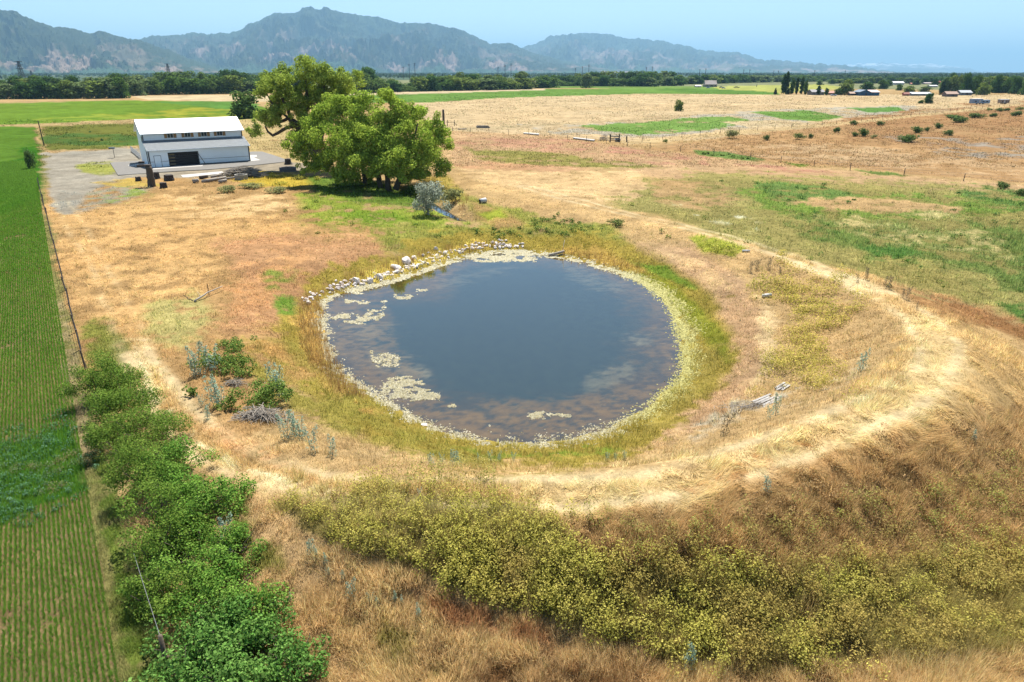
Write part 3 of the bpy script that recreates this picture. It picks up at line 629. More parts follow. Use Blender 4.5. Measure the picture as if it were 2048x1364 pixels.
def build_crop():
    o0 = at1(78, 400)[:2]; side = RN
    edge = [(-14.0, 0)]
    P_, H_, C_ = [], [], []
    s = 16.0; stations = []
    while s < 175: stations.append(s); s += max(.05, s*.0026)
    st = np.array(stations)
    base = at1(240, 1364)[:2]; e2 = at1(80, 400)[:2]; d = unit((e2-base)[None])[0]; nrm = np.array([d[1], -d[0]])
    for k in range(84):
        off = -(k+.35)*.158
        pts = base+d*(st[:, None]-19)+nrm*off+RNG.normal(0, .012, (len(st), 2))
        keep = RNG.random(len(st)) < (1.0 if k < 40 else .8)
        P_.append(pts[keep])
    q = np.concatenate(P_); z = height(q[:, 0], q[:, 1]); px, py = proj(q[:, 0], q[:, 1], z)
    n = fbm(q[:, 0]/1.4, q[:, 1]/3.5, 33, 4); gap = RNG.random(len(q)) < ss(.16, .3, n)*.6+.4
    ok = (px > -480) & (py > 255) & (py < 1470) & gap; q, z, py, n = q[ok], z[ok], py[ok], n[ok]
    p = np.concatenate([q, z[:, None]], 1); D = zdep(p)
    c = (A(92, 142, 32)*(1-n[:, None]*.4)+A(150, 166, 54)*(n[:, None]*.4))*1.25
    far = ss(430, 330, py)[:, None]; c = c*(1-far)+A(112, 146, 44)*1.4*far; c = c*1.18
    V, Fc, cc = blades(p, np.full(len(p), .23)+ss(430, 330, py)*.15, np.maximum(.012, D*.0008), c, 9, np.maximum(.026, D*.0005), np.full(len(p), .33), .3)
    o = link('crop_rows', raw_mesh('crop_rows', V, Fc, cc), None, M_grass); tag(o, 'green young grain planted in straight rows along the left edge', 'crop', None, 'stuff')
build_crop()
# ------------------------------------------------------------------ algae on the pond
M_algae = colmat('dried_algae', [(6, .15), (22, .2)], 1.0, .3)
def build_algae():
    # floating mats: thin crusts of small lumps on the water; the shoreline ring is the same crust
    mats = [([(668,634),(690,628),(715,634),(740,622),(758,620),(768,628),(745,636),(722,648),(690,644)], 1.2), ([(645,634),(668,632),(672,636),(650,640)], 1), ([(735,618),(760,622),(748,628)], .8),
            ([(780,588),(800,594),(835,594),(830,598),(800,597)], 1), ([(690,598),(735,604),(740,608),(700,603)], .8), ([(760,778),(800,752),(830,756),(840,770),(880,790),(872,800),(830,796),(815,802),(780,790)], 1.0),
            ([(1052,832),(1070,822),(1090,826),(1086,836),(1064,838)], 1.1), ([(1092,826),(1118,830),(1142,831),(1120,834)], .9), ([(978,846),(988,850),(980,853)], .9), ([(895,808),(908,808),(912,814),(900,813)], .9),
            ([(944,512),(1000,503),(1080,510),(1070,522),(1010,520),(985,524),(950,520)], 1.5), ([(1080,506),(1110,512),(1105,516),(1085,514)], 1.2), ([(762,600),(776,602),(770,606)], .8), ([(828,580),(850,578),(862,581),(840,584)], .8),
            ([(765,610),(772,616),(764,620)], .9), ([(700,580),(730,584),(720,588)], .6), ([(740,700),(790,708),(800,730),(770,735),(745,720)], .28)]
    pos = []; rad = []
    for pts, w in mats:
        pa = np.array(pts); n = int(np.ptp(pa[:, 0])*np.ptp(pa[:, 1])*2.0*w)+60
        X = RNG.uniform(pa[:, 0].min(), pa[:, 0].max(), n); Y = RNG.uniform(pa[:, 1].min(), pa[:, 1].max(), n)
        sd = sdist(X+(fbm(X/9, Y/4, 61, 4)-.5)*44, Y+(fbm(X/9, Y/4, 62, 4)-.5)*20, pts); m = RNG.random(n) < ss(-5, 3, sd)
        m &= (fbm(X/16, Y/4.5, 67, 4) > .43)
        x, y = flat_at(X[m], Y[m], W+.015); pos.append(np.stack([x, y, np.full(len(x), W+.012)], -1))
    t = np.array(POND+[POND[0]]); sg = np.hypot(*np.diff(t, axis=0).T); cum = np.concatenate([[0], np.cumsum(sg)])
    n = 44000; s = RNG.uniform(0, cum[-1], n); k = np.searchsorted(cum, s)-1; k = np.clip(k, 0, len(sg)-1); f = (s-cum[k])/sg[k]
    q = t[k]+(t[k+1]-t[k])*f[:, None]; tn = (t[k+1]-t[k])/sg[k][:, None]; nr = np.stack([tn[:, 1], -tn[:, 0]], -1)
    ctr = t.mean(0); nr *= np.sign(((q-ctr)*nr).sum(1))[:, None]
    ppx, ppy = proj(q[:, 0], q[:, 1], np.full(n, W))
    right = ss(1000, 1300, ppx)*ss(520, 600, ppy); wdt = .30+.25*right+.3*ss(840, 880, ppy)+.5*fbm(s/3, s*0, 63, 3)
    off = RNG.normal(.35, 1, n)*wdt*.5+right*.35
    q = q+nr*off[:, None]; z = np.maximum(height(q[:, 0], q[:, 1]), W)+.012
    clump = fbm(q[:, 0]/.5, q[:, 1]/.5, 64, 3); m = clump+RNG.random(n)*.25 > .53+.08*(1-right)-.08*right
    pos.append(np.stack([q[m, 0], q[m, 1], z[m]], -1))
    p = np.concatenate(pos); n = len(p)
    D = zdep(p); r = np.maximum(.035, D*.00125)*RNG.uniform(.5, 1.5, n); a0 = RNG.uniform(0, 6.28, n); h = RNG.uniform(.01, .045, n)
    k = 6; ang = a0[:, None]+np.arange(k)[None]*2*np.pi/k; rr = r[:, None]*RNG.uniform(.6, 1.35, (n, k))
    ring = p[:, None, :]+np.stack([rr*np.cos(ang), rr*np.sin(ang), np.zeros((n, k))-.02], -1)
    top = p+np.stack([RNG.normal(0, .02, n), RNG.normal(0, .02, n), h], -1)
    V = np.concatenate([ring.reshape(-1, 3), top]); i = np.arange(n)[:, None]*k; j = np.arange(k)[None]
    Fc = np.stack([i+j, i+(j+1) % k, np.broadcast_to(n*k+np.arange(n)[:, None], (n, k))], -1).reshape(-1, 3)
    mix = RNG.random((n, 1)); c = A(255, 240, 206)*(1-mix)+A(240, 216, 156)*mix; yl = (ss(1180, 1330, proj(p[:, 0], p[:, 1], p[:, 2])[0])*.8)[:, None]; c = c*(1-yl)+A(238, 222, 122)*yl; c = c*RNG.uniform(.6, .95, (n, 1))
    o = link('floating_algae', raw_mesh('floating_algae', V, Fc, np.concatenate([np.repeat(c, k, 0), c])), None, M_algae)
    tag(o, 'cream coloured dried algae floating in mats and crusting the pond edge', 'algae', None, 'stuff')
build_algae()
def build_reeds():                           # tall dead rushes at the water's edge
    polys = [([(596,612),(640,600),(650,680),(690,760),(740,800),(700,800),(630,740),(600,680)], 34), ([(690,575),(830,528),(900,505),(900,492),(820,515),(690,555)], 26), ([(880,500),(960,485),(1010,488),(1000,498),(920,508)], 20),
             ([(600,590),(690,570),(690,585),(620,600)], 20), ([(1120,505),(1250,540),(1300,560),(1290,545),(1200,510)], 18), ([(560,990),(700,985),(640,1000)], 8), ([(880,380),(940,395),(930,420),(890,405)], 30), ([(830,340),(880,345),(870,385),(835,380)], 30)]
    X, Y = [], []
    for pts, d in polys: a, b = in_px(pts, d*14, 6); X.append(a); Y.append(b)
    X, Y = np.concatenate(X), np.concatenate(Y); p = at(X, Y); ok = p[:, 2] > W-.12; p = p[ok]; D = zdep(p); n = len(p)
    mix = RNG.random((n, 1)); c = A(220, 172, 96)*(1-mix)+A(170, 128, 74)*mix
    V, Fc, cc = blades(p, np.full(n, .75), np.maximum(.012, D*.0006), c, 7, np.full(n, .18), np.full(n, .25), .3)
    o = link('dead_rushes', raw_mesh('dead_rushes', V, Fc, cc), None, M_grass); tag(o, 'tan dead rushes standing along the pond edge and the creek', 'rushes', None, 'stuff')
build_reeds()
# ------------------------------------------------------------------ trees, shrubs, plants
def crown_mesh(name, lumps, dens, size, cols, sq=.85, up=.35, jit=.55, shell=.72, wisp=.12):
    """leaf clusters spread through a set of lumps (x, y, z, r)"""
    parts = []
    for lx, ly, lz, r in lumps:
        n = max(12, int(dens*r*r)); d = unit(RNG.normal(0, 1, (n, 3))); rr = r*(shell+(1.08-shell)*RNG.random(n)**.6)
        w = RNG.random(n) < wisp; rr = np.where(w, r*RNG.uniform(.9, 1.32, n), rr); inn = RNG.random(n) < .18; rr = np.where(inn, r*RNG.uniform(.2, .8, n), rr)
        bump = .78+.44*vn(d[:, 0]*2.3+lx*3+9, d[:, 1]*2.3+d[:, 2]*1.7+lz*3, 5)
        pos = np.array([lx, ly, lz])+d*(rr*bump)[:, None]*np.array([1, 1, sq])
        nrm = d+np.array([0, 0, up])+RNG.normal(0, jit, (n, 3))
        k = RNG.random((n, 1))*.65+RNG.random()*.35; c = cols[0]*(1-k)+cols[1]*k
        parts.append(leaves(pos, nrm, size*RNG.uniform(.6, 1.4, n), c*RNG.uniform(.55, 1.4, (n, 1)), .75))
    V, Fc, c = join(parts); return raw_mesh(name, V, Fc, c)
def limb(mb, pts, r0, r1, n=7, wob=.0):
    pts = [Vector(p) for p in pts]; q = []
    for i in range(len(pts)-1):
        for k in range(3): q.append(pts[i].lerp(pts[i+1], k/3)+Vector((random.gauss(0, wob), random.gauss(0, wob), random.gauss(0, wob)*.5)))
    q.append(pts[-1]); m = len(q)-1
    mb.tube(q, [r0+(r1-r0)*(i/m)**.8 for i in range(m+1)], n)
def vpoint(px, py, D):                       # the point seen at a photo pixel at plan distance D ahead
    dx, dy, dz = rays(px, py); t = D/dy; return Vector((float(dx*t), float(D), float(H+dz*t)))
# ---- the two big cottonwoods
def big_trees():
    S = 4.096; ox, oy = 440, 100
    # rear, gnarled, open crown
    base = at1(640, 339); root = empty('cottonwood_tree', base, 'tall gnarled old tree with open crown and bare crooked limbs behind the rounder tree', 'tree'); bv = Vector(base)
    lum = [(500,150,85),(480,210,70),(520,260,75),(690,110,80),(720,160,65),(700,210,60),(840,170,95),(870,250,90),(800,240,70),(920,330,80),(1050,240,90),(1100,300,75),(1000,310,70),(360,310,85),(320,340,60),(420,380,65),(520,470,100),(450,450,70),(620,450,80),(690,480,80),
           (340,540,70),(300,640,70),(260,670,45),(400,570,65),(450,540,70),(780,400,85),(860,430,80),(620,370,75),(560,400,70),(640,540,55),(740,330,70),(960,420,80),(700,640,60),(640,720,85),(600,770,55),(700,800,60),(470,600,45),(560,330,50),(1120,200,60),(600,240,45),(780,520,80),(730,560,60),(860,600,80),(560,270,60),(640,300,70),(760,160,60),(940,260,70),(1000,180,55),(480,330,55),(400,300,50),(580,480,70),(670,380,70),(820,330,80),(900,480,80),(1010,420,80),(300,560,50),(560,610,45),(700,700,70),(650,650,60)]
    poly = [(290,300),(440,90),(560,130),(700,60),(800,120),(940,170),(1100,200),(1180,300),(1050,450),(820,560),(760,700),(640,820),(580,720),(650,560),(420,600),(260,680),(300,560),(420,420)]; pa = np.array(poly); k = 0
    while k < 46:
        q = (random.uniform(250, 1180), random.uniform(70, 820))
        if sdist(np.array([q[0]]), np.array([q[1]]), poly)[0] > 18: lum.append((q[0], q[1], random.uniform(45, 75))); k += 1
    pts = []
    for zx, zy, r in lum:
        D = base[1]+random.uniform(-3.5, 3.5); p = vpoint(ox+zx/S, oy+zy/S, D)-bv; R = r/S/F*(D*CP+6)*.86
        for q in range(4): pts.append((p.x+random.gauss(0, R*.45), p.y+random.gauss(0, R*.6), p.z+random.gauss(0, R*.38), R*random.uniform(.42, .68)))
    link('crown', crown_mesh('cottonwood_crown', pts, 330, .26, (A(142, 166, 56)*1.15, A(198, 208, 84)*1.3), wisp=.22, up=.25), root, M_leaf)
    tr = MB(); V = lambda zx, zy, dd=0: vpoint(ox+zx/S, oy+zy/S, base[1]+dd)-bv
    limb(tr, [V(820,975)-Vector((0,0,.3)), V(790,890), V(720,740), V(640,620), V(590,580)], .95, .62, 9, .05)
    link('trunk', tr.mesh('cottonwood_trunk', True), root, M_bark)
    for pl, a, b in [([V(600,600), V(560,560), V(470,600), V(425,600)], .45, .16), ([V(640,620), V(540,640), V(430,700), V(395,670), V(370,620)], .4, .14), ([V(590,580), V(560,480), V(520,420), V(500,300), V(495,180)], .4, .1),
                     ([V(720,740), V(700,560), V(720,420), V(700,260), V(690,130)], .5, .1), ([V(790,890), V(850,620), V(830,490), V(822,430), V(855,360), V(850,200)], .55, .12), ([V(830,490), V(960,400), V(1000,360), V(1060,260)], .3, .1), ([V(560,560), V(420,430), V(370,320)], .25, .08)]:
        mb = MB(); limb(mb, pl, a, b, 7, .06); link('limb', mb.mesh('cottonwood_limb', True), root, M_bark)
    # front, dense, round
    base = at1(768, 377); bv = Vector(base); root = empty('cottonwood_tree', base, 'broad dense bright green tree with several stems beside the creek', 'tree')
    lum = [(1340,390,80,1),(1220,420,95,2),(1110,450,95,3),(1480,500,95,1),(1640,530,95,2),(1730,640,100,2),(1810,720,85,1),(1850,770,60,0),(1500,610,110,-1),(1340,560,115,0),(1160,560,120,1),(1000,480,85,4),(870,560,110,4),(790,640,85,4),(960,640,110,1),(1150,680,120,-1),
           (1310,680,125,-3),(1540,720,120,-3),(1690,780,100,-1),(1440,800,130,-4),(1260,800,125,-4),(1080,800,120,-3),(920,760,110,-1),(830,820,90,1),(850,880,75,0),(990,880,100,-3),(1150,900,115,-5),(1350,910,120,-6),(1540,880,110,-5),(1670,890,80,-3),(1830,930,65,-2),(1790,980,50,-2),(1860,980,40,-2),(1010,990,70,-4),(1100,1000,50,-4),(1620,990,55,-4),(1250,1000,60,-5),(1480,980,70,-6),(1400,400,60,2),(700,880,60,1),(640,800,70,2),(600,740,60,2),(760,960,50,0),(930,1000,55,-1),(1080,1040,45,-2),(880,960,60,0),(1560,1000,60,-3),(1700,1000,45,-2),(1230,1020,50,-3),(930,1030,55,1),(1000,1060,45,2),(1080,1050,50,0),(1150,1040,45,3),(1230,1060,40,3),(1500,1050,45,3),(1560,1060,40,1),(1630,1020,50,2),(1300,980,70,-4),(1420,990,70,-5),(860,940,60,2),(780,900,65,3),(700,760,80,3),(760,560,75,5),(820,500,75,5),(900,440,70,5),(700,660,70,5),(760,760,70,3),(1000,400,65,4),(620,830,50,2),(700,960,45,1),(1570,480,55,1),(1780,590,55,1)]
    pts = []; bark = MB()
    for zx, zy, r, dd in lum:
        D = base[1]-dd*-.9; p = vpoint(ox+zx/S, oy+zy/S, D)-bv; R = r/S/F*(D*CP+6)*.92
        for q in range(6): pts.append((p.x+random.gauss(0, R*.5), p.y+random.gauss(0, R*.45), p.z+random.gauss(0, R*.45), R*random.uniform(.42, .7)))
    for q in range(40): pts.append((random.uniform(-8, 7), random.uniform(2, 8), random.uniform(3.5, 11), random.uniform(1.2, 2.0)))    # the far side of the crown
    link('crown', crown_mesh('cottonwood_crown', pts, 340, .255, (A(144, 174, 50)*1.18, A(202, 214, 76)*1.3), up=.3, wisp=.2), root, M_leaf)
    V = lambda zx, zy, dd=0: vpoint(ox+zx/S, oy+zy/S, base[1]+dd)-bv
    for pl, a, b in [([V(1380,1140)-Vector((0,0,.3)), V(1370,1040), V(1330,860), V(1300,560)], .55, .12), ([V(1320,1120)-Vector((0,0,.3)), V(1280,1000), V(1180,800), V(1100,560)], .45, .1), ([V(1440,1130)-Vector((0,0,.3)), V(1480,1000), V(1560,820), V(1620,600)], .5, .1),
                     ([V(1180,1060,2)-Vector((0,0,.6)), V(1170,960,2), V(1050,800,2), V(960,650,2)], .38, .1), ([V(1470,1090), V(1600,960), V(1750,840)], .25, .08), ([V(1310,1060), V(1290,940,-2), V(1400,780,-3)], .3, .1)]:
        mb = MB(); limb(mb, pl, a, b, 8, .06); link('trunk', mb.mesh('cottonwood_stem', True), root, M_bark)
big_trees()
# ---- woodland trees, one proto per habit
def round_tree_proto(i, h, w, cols, leaf=.85, dens=26, base=.12):
    lum = []
    for k in range(15):
        a = random.uniform(0, 6.28); u = random.random(); z = h*(base+.12+(.80-base)*u); ww = w*.5*math.sqrt(max(.08, 1-((u-.42)/.72)**2)); q = random.uniform(.25, .8)
        lum.append((math.cos(a)*ww*q, math.sin(a)*ww*q, z, w*random.uniform(.15, .25)))
    lum += [(0, 0, h*.9, w*.17), (0, 0, h*.45, w*.3), (w*.2, 0, h*.25, w*.2), (-w*.22, 0, h*.25, w*.2)]
    lum += [(w*.3*math.cos(a_), w*.3*math.sin(a_), h*.13, w*.2) for a_ in (0, 1.6, 3.1, 4.7)]; cr = crown_mesh('woodland_crown', lum, dens, leaf, (cols[0]*.92, cols[1]*.98), up=.3); t = MB(); limb(t, [(0, 0, -.4), (.1, 0, h*.3), (0, .1, h*.7)], w*.035, w*.012, 6, .05); tm = t.mesh('woodland_trunk', True)
    return cr, tm
GREENS = [(A(92, 124, 54), A(122, 150, 62)), (A(112, 140, 66), A(142, 164, 76)), (A(122, 142, 84), A(156, 170, 98)), (A(80, 114, 56), A(104, 136, 64)), (A(134, 152, 66), A(164, 178, 78))]
PROTO = [round_tree_proto(i, 10, w, GREENS[i % 5]) for i, w in enumerate([11, 10, 8, 12, 9, 9, 11, 8, 10, 7])]
ORD = 'first second third fourth fifth sixth seventh eighth ninth tenth eleventh twelfth thirteenth fourteenth fifteenth sixteenth seventeenth eighteenth nineteenth twentieth'.split()
def ordn(i): return ORD[i] if i < 20 else ('twenty-'+ORD[i-20] if i < 29 else ('thirtieth' if i == 29 else 'thirty-'+ORD[i-30]))
def tree_at(px, by, ty, wpx, k, label, group=None, name='broadleaf_tree', cat='tree', proto=None, dz=0):
    p = at1(px, by); z = p[1]*CP+H*SP; top = vpoint(px, ty, p[1]); h = max(1.0, top.z-p[2]); w = wpx/F*z
    cr, tm = proto[:2] if proto else PROTO[k % len(PROTO)]
    b = [v.co for v in []]
    o = empty(name, p, label, cat, group, random.uniform(0, 6.28))
    W0 = [11, 10, 8, 12, 9, 9, 11, 8, 10, 7][k % 10] if proto is None else proto[2]; H0 = 10 if proto is None else proto[3]
    o.scale = (w/W0, w/W0, h/H0)
    link('crown', cr, o, M_leaf if (p[1] < 420) else M_far)
    if tm: link('trunk', tm, o, M_bark)
    return o
def skyline(pts, x): return float(np.interp(x, [p[0] for p in pts], [p[1] for p in pts]))
def wood(sky, base, x0, x1, step, wmul, top_off, by_off, where, group, start=0):
    rows = []
    x = x0
    while x < x1:
        rows.append(x+random.uniform(-.25, .25)*step); x += step*random.uniform(.8, 1.2)
    for i, px in enumerate(rows):
        by = skyline(base, px)+by_off; ty = skyline(sky, px)+top_off*random.uniform(.5, 1.3)
        tree_at(px, by, ty, step*wmul*1.22*random.uniform(.85, 1.25), random.randrange(10), '%s tree from the left %s' % (ordn(i), where), group)
skyL = [(0,158),(15,156),(35,153),(60,158),(75,150),(92,149),(105,158),(120,156),(135,155),(150,153),(165,158),(178,154),(195,158),(205,147),(225,145),(245,148),(258,155),(275,150),(295,150),(310,154),(325,145),(345,142),(365,147),(380,141),(400,143),(420,150),(430,145),(445,140),(465,142),(485,143),(500,146),(520,150),(560,150),(700,150)]
baseL = [(0,198),(180,197),(265,196),(275,191),(480,188),(640,186)]
skyM = [(620,155),(690,150),(735,137),(750,145),(760,160),(775,150),(800,165),(815,168),(840,150),(872,146),(890,155),(905,148),(925,142),(940,150),(960,146),(980,150),(1005,147),(1020,155),(1030,147),(1045,143),(1060,155),(1070,152),(1085,150),(1110,148),(1130,152),(1145,148),(1160,145),(1175,143),(1200,142),(1225,141),(1250,143),(1275,141),(1300,142),(1325,141),(1350,144),(1370,155),(1390,150),(1420,149),(1450,150),(1480,149),(1510,150),(1550,150),(1620,150),(1640,152),(1650,158)]
baseM = [(640,186),(700,185),(800,182),(1000,178),(1090,176),(1110,171),(1300,172),(1360,170),(1500,166),(1650,164)]
wood(skyL, baseL, -30, 262, 26, 1.35, 14, 0, 'in the front row of the left wood', 'dark woodland trees beyond the left green field')
wood(skyL, baseL, -20, 260, 24, 1.3, 1, -9, 'in the taller back row of the left wood', 'dark woodland trees beyond the left green field')
wood(skyL, baseL, 268, 540, 25, 1.35, 12, -1, 'in the front row of wood behind the barn', 'woodland trees behind the barn')
wood(skyL, baseL, 262, 640, 24, 1.35, 1, -8, 'in the back row of wood behind the barn', 'woodland trees behind the barn')
wood(skyM, baseM, 690, 1085, 21, 1.4, 2, 0, 'in the tree belt beyond the green strip', 'tree belt beyond the green strip')
wood(skyM, baseM, 700, 1080, 27, 1.3, 9, 1.5, 'among lower trees before the green strip belt', 'tree belt beyond the green strip')
wood(skyM, baseM, 1095, 1372, 17, 1.5, 2, -1, 'in the dense far grove mid-horizon', 'dense far grove')
wood(skyM, baseM, 1095, 1365, 24, 1.3, 12, 1, 'at the dense far grove front edge', 'dense far grove')
wood(skyM, baseM, 1375, 1650, 17, 1.6, 1, -1, 'in the low far belt behind the farmhouse', 'low far tree belt')
wood([(1650,158),(1700,156),(1760,153),(1830,155),(1900,152)], [(1650,167),(1900,167)], 1662, 1890, 17, 1.1, 1, 0, 'in the hazy village tree belt', 'hazy village tree belt')
wood([(1880,158),(1900,150),(1930,150),(1950,155),(1990,151),(2060,155)], [(1880,182),(2060,184)], 1888, 2062, 15, 1.25, 1, 0, 'in the dark village trees at right', 'dark village trees at right')
tree_at(488,236,184,62,1,'bushy mid-green round willow behind the right end of the barn','','willow_bush')
tree_at(1045,178,143,30,2,'pale round-topped tree standing alone at the gap in the belt'); tree_at(1173,176,148,26,2,'dark leaning tree in front of the far grove')
tree_at(735,183,137,46,3,'tall dark domed tree above the right shoulder of the big cottonwood')
# ---- poplars and village trees
def slim_proto(cols):
    lum = [(random.gauss(0, .25), random.gauss(0, .25), z, .95*math.sin(math.pi*min(1, (z+.9)/11.2))**.6+.15) for z in np.arange(.9, 10, .55)]
    return crown_mesh('poplar_crown', lum, 60, .7, cols, up=.2), None, 2.6, 10.4
def cone_proto(cols):
    lum = [(random.gauss(0, .3), random.gauss(0, .3), z, 2.1*(1-z/11)+.25) for z in np.arange(1, 10, .7)]
    return crown_mesh('conifer_crown', lum, 40, .7, cols, up=.1), None, 4.4, 10.2
POP = slim_proto((A(62, 92, 46), A(84, 110, 50))); POP2 = slim_proto((A(92, 122, 46), A(112, 138, 52))); CON = cone_proto((A(52, 72, 46), A(66, 86, 50)))
for i, (px, by, ty, w, k) in enumerate([(1565,188,146,9,0),(1571.5,188,141,9,0),(1583,189,154,10,1),(1592,189,153,7,0),(1602,189,152,8,0),(1610,190,159,8,1)]):
    tree_at(px, by, ty, w, 0, ORD[i]+' slim poplar from the left in the row before the farm sheds', 'poplars by the farm sheds', 'poplar_tree', 'tree', (POP, POP2)[k])
for px, by, ty, w, pr, lab in [(1550,189,175,7,CON,'small pointed evergreen left of the poplar row'),(1575,189,174,9,CON,'short bush at the foot of the tallest poplars'),(1636,190.5,170,8,POP,'dark narrow evergreen before the grey farmhouse'),(1652,190.5,175,8,POP2,'yellowish narrow tree beside the grey farmhouse'),
      (1883,190,156,12,CON,'tall dark pointed conifer between the village sheds')]:
    tree_at(px, by, ty, w, 0, lab, None, 'conifer' if pr is CON else 'narrow_tree', 'tree', pr)
for px, by, ty, w, k, lab in [(1692,190,160,30,4,'leafy bright tree right of the farmhouse and left of the blue shed'),(1676,190,176,16,0,'low dark tree between the farmhouse and its bright neighbour'),(1732,183,165,30,3,'round dark tree right behind the blue shed'),(1765,178,160,22,0,'small dark tree left of the white-roofed barn'),
      (1900,176,147,20,3,'tall dark tree behind the white village roofs'),(1930,189,148,24,3,'large dark tree behind the grey village house'),(1948,188,150,22,0,'large dark tree beside the power pole'),(1965,190,166,26,4,'bright green tree by the power pole'),(1990,186,151,22,3,'tall dark tree left of the dark-roofed house'),
      (2012,186,156,26,0,'dark tree behind the dark-roofed house'),(2030,188,155,24,3,'dark tree right of the dark-roofed house'),(2052,190,152,30,0,'dark tree at the right edge of the village'),(1857,207,187,18,3,'dark round bush alone in the far pasture before the village'),(1842,207,200,12,0,'low dark bush left of the round pasture bush'),
      (1818,186,172,24,4,'yellow-green tree behind the red shed'),(1849,185,173,26,2,'pale silvery trees above the long white shed'),(1798,181,168,14,0,'small dark tree before the white-roofed barn'),(1775,172,160,20,0,'dark hedge tree left of the white-roofed barn'),(1870,172,157,14,3,'dark tree left of the red village house'),
      (1640,170,160,16,1,'dark tree at the right end of the low far belt'),(1664,168,158,12,0,'lone round tree in the far field behind the farmhouse'),(1915,180,166,16,3,'dark tree between the orange roof and the grey house'),(1975,176,152,18,0,'dark tree right of the power pole'),(1832,170,158,16,3,'dark tree behind the small red roof'),(1700,166,157,14,1,'hazy tree in the far fields above the farmhouse'),(1745,164,154,16,3,'hazy tree in the far fields above the blue shed'),(1790,160,152,14,0,'hazy tree above the white-roofed barn'),(1850,164,153,18,3,'hazy tree above the pale village trees')]:
    tree_at(px, by, ty, w, k, lab, None)
tree_at(1357,222,200,20,4,'small lone sapling standing in the pale far pasture', None, 'sapling')
# ---- distant woods and town: one mass
def far_woods():
    n = 9000; X = RNG.uniform(-500, 2500, n); Y = 144.6+RNG.random(n)**1.5*17; keep = (Y < 151) | (X > 1640) & (RNG.random(n) < .95) & (Y < 166) | (RNG.random(n) < .25) & (Y < 158); X, Y = X[keep], Y[keep]
    x, y = flat_at(X, Y, 0.0); D = np.hypot(x, y); ok = (D < 7600) & (D > 1000); x, y, D = x[ok], y[ok], D[ok]; n = len(x); parts = []
    for q in range(9):
        s = 2.6+D*.0011; pos = np.stack([x+RNG.normal(0, 1, n)*s*1.6, y+RNG.normal(0, 1, n)*s, RNG.uniform(1, 9.5, n)], -1)
        k = RNG.random((n, 1)); c = (A(70, 92, 52)*(1-k)+A(92, 108, 62)*k)
        parts.append(leaves(pos, RNG.normal(0, .6, (n, 3))+np.array([0, -.3, .6]), s*1.9, c, .8))
    V, Fc, c = join(parts); tag(link('distant_woods', raw_mesh('distant_woods', V, Fc, c), None, M_far), 'hazy blue-green far woods and suburbs along the horizon', 'woods', None, 'stuff')
far_woods()
# ---- bushes in the dry field
BUSHM = [crown_mesh('bush_foliage', [(random.gauss(0, .35), random.gauss(0, .35), random.uniform(.3, .75), random.uniform(.25, .42)) for q in range(9)], 900, .13, (c[0]*1.4, c[1]*1.4), up=.3, wisp=.25) for c in ((A(112, 124, 62), A(136, 142, 76)), (A(86, 108, 56), A(106, 124, 62)), (A(140, 140, 84), A(170, 162, 100)))]
def bush(px, by, w, h, k, label, group='green bushes in the dry right field', name='bush', cat='bush'):
    p = at1(px, by); s = w/F*zdep(p[None])[0]/1.7; hh = h/F*zdep(p[None])[0]/1.05
    o = link(name, BUSHM[k], None, M_leaf); o.location = [float(v) for v in p]; o.scale = (s, s, hh); o.rotation_euler = (0, 0, random.uniform(0, 6.28)); return tag(o, label, cat, group)
BUSHES = [(1465,277,28,18,2,'pale olive bush farthest left in the dry right field'),(1531,281,16,11,1,'small dark bush right of the pale olive bush'),(1600,279,26,13,0,'low green bush, left one of a touching pair'),(1622,277,12,10,1,'small round bush, right one of a touching pair'),(1672,265,17,11,1,'lone round bush near the middle of the far fence'),
 (1707,250,18,9,1,'dark bush beside the fence at the weedy patch'),(1761,251,18,9,1,'dark round bush further right along the fence'),(1712,273,18,9,1,'low left bush of a pair joined to a bigger one'),(1730,273,24,16,1,'taller rounded bush of the joined pair'),(1748,277,14,8,2,'greyish low bush beside the joined pair'),
 (1808,284,46,15,1,'widest low spreading bush nearest in the dry field'),(1838,266,28,13,1,'oval bush right of the spreading bush'),(1852,263,12,9,1,'small bush touching the oval bush'),(1879,257,20,11,1,'round bush midway up the right field'),(1895,271,22,11,1,'round dark bush below the others at right'),
 (1905,236,28,7,1,'flat bush at the left end of the far bush row'),(1922,245,44,14,1,'broad bush in the middle of the far bush row'),(1955,236,36,10,1,'wide bush right of the broad one in the far row'),(1985,234,18,8,1,'small bush in the far row by the mound'),(1998,223,16,7,1,'small dark bush on the mound crest'),(2012,222,16,6,1,'little bush beside the one on the mound crest'),
 (2030,232,26,10,1,'bush low on the mound near the right edge'),(2043,222,18,8,0,'bush high on the mound at the right edge'),(1980,222,12,6,0,'tiny bush left of the mound crest bushes'),(2008,378,30,14,1,'dark leafy bush in the marsh by the right edge'),(2040,392,24,14,1,'dark leafy bush lower down by the right edge of the marsh')]
for b in BUSHES: bush(*b)
for px, by, w, h, k, lab in [(800,340,50,24,0,'yellowish bush under the right side of the big tree'),(905,405,46,30,2,'brown-green bush on the creek bank right of the silver shrub'),(850,352,60,40,0,'tall yellow-green bush hanging over the creek'),(1330,287,10,9,0,'small olive bush beside the cattle chute'),(455,384,40,14,2,'grey-green dry bush in front of the concrete ring'),(500,376,50,10,2,'low grey-green dry bush under the concrete ring'),(555,385,46,12,2,'pale dry bush right of the concrete ring'),
      (65,338,22,40,1,'dark green bushy clump at the top end of the left fence'),(1230,452,36,14,0,'small leafy bush in the grass above the pond')]:
    bush(px, by, w, h, k, lab, None)
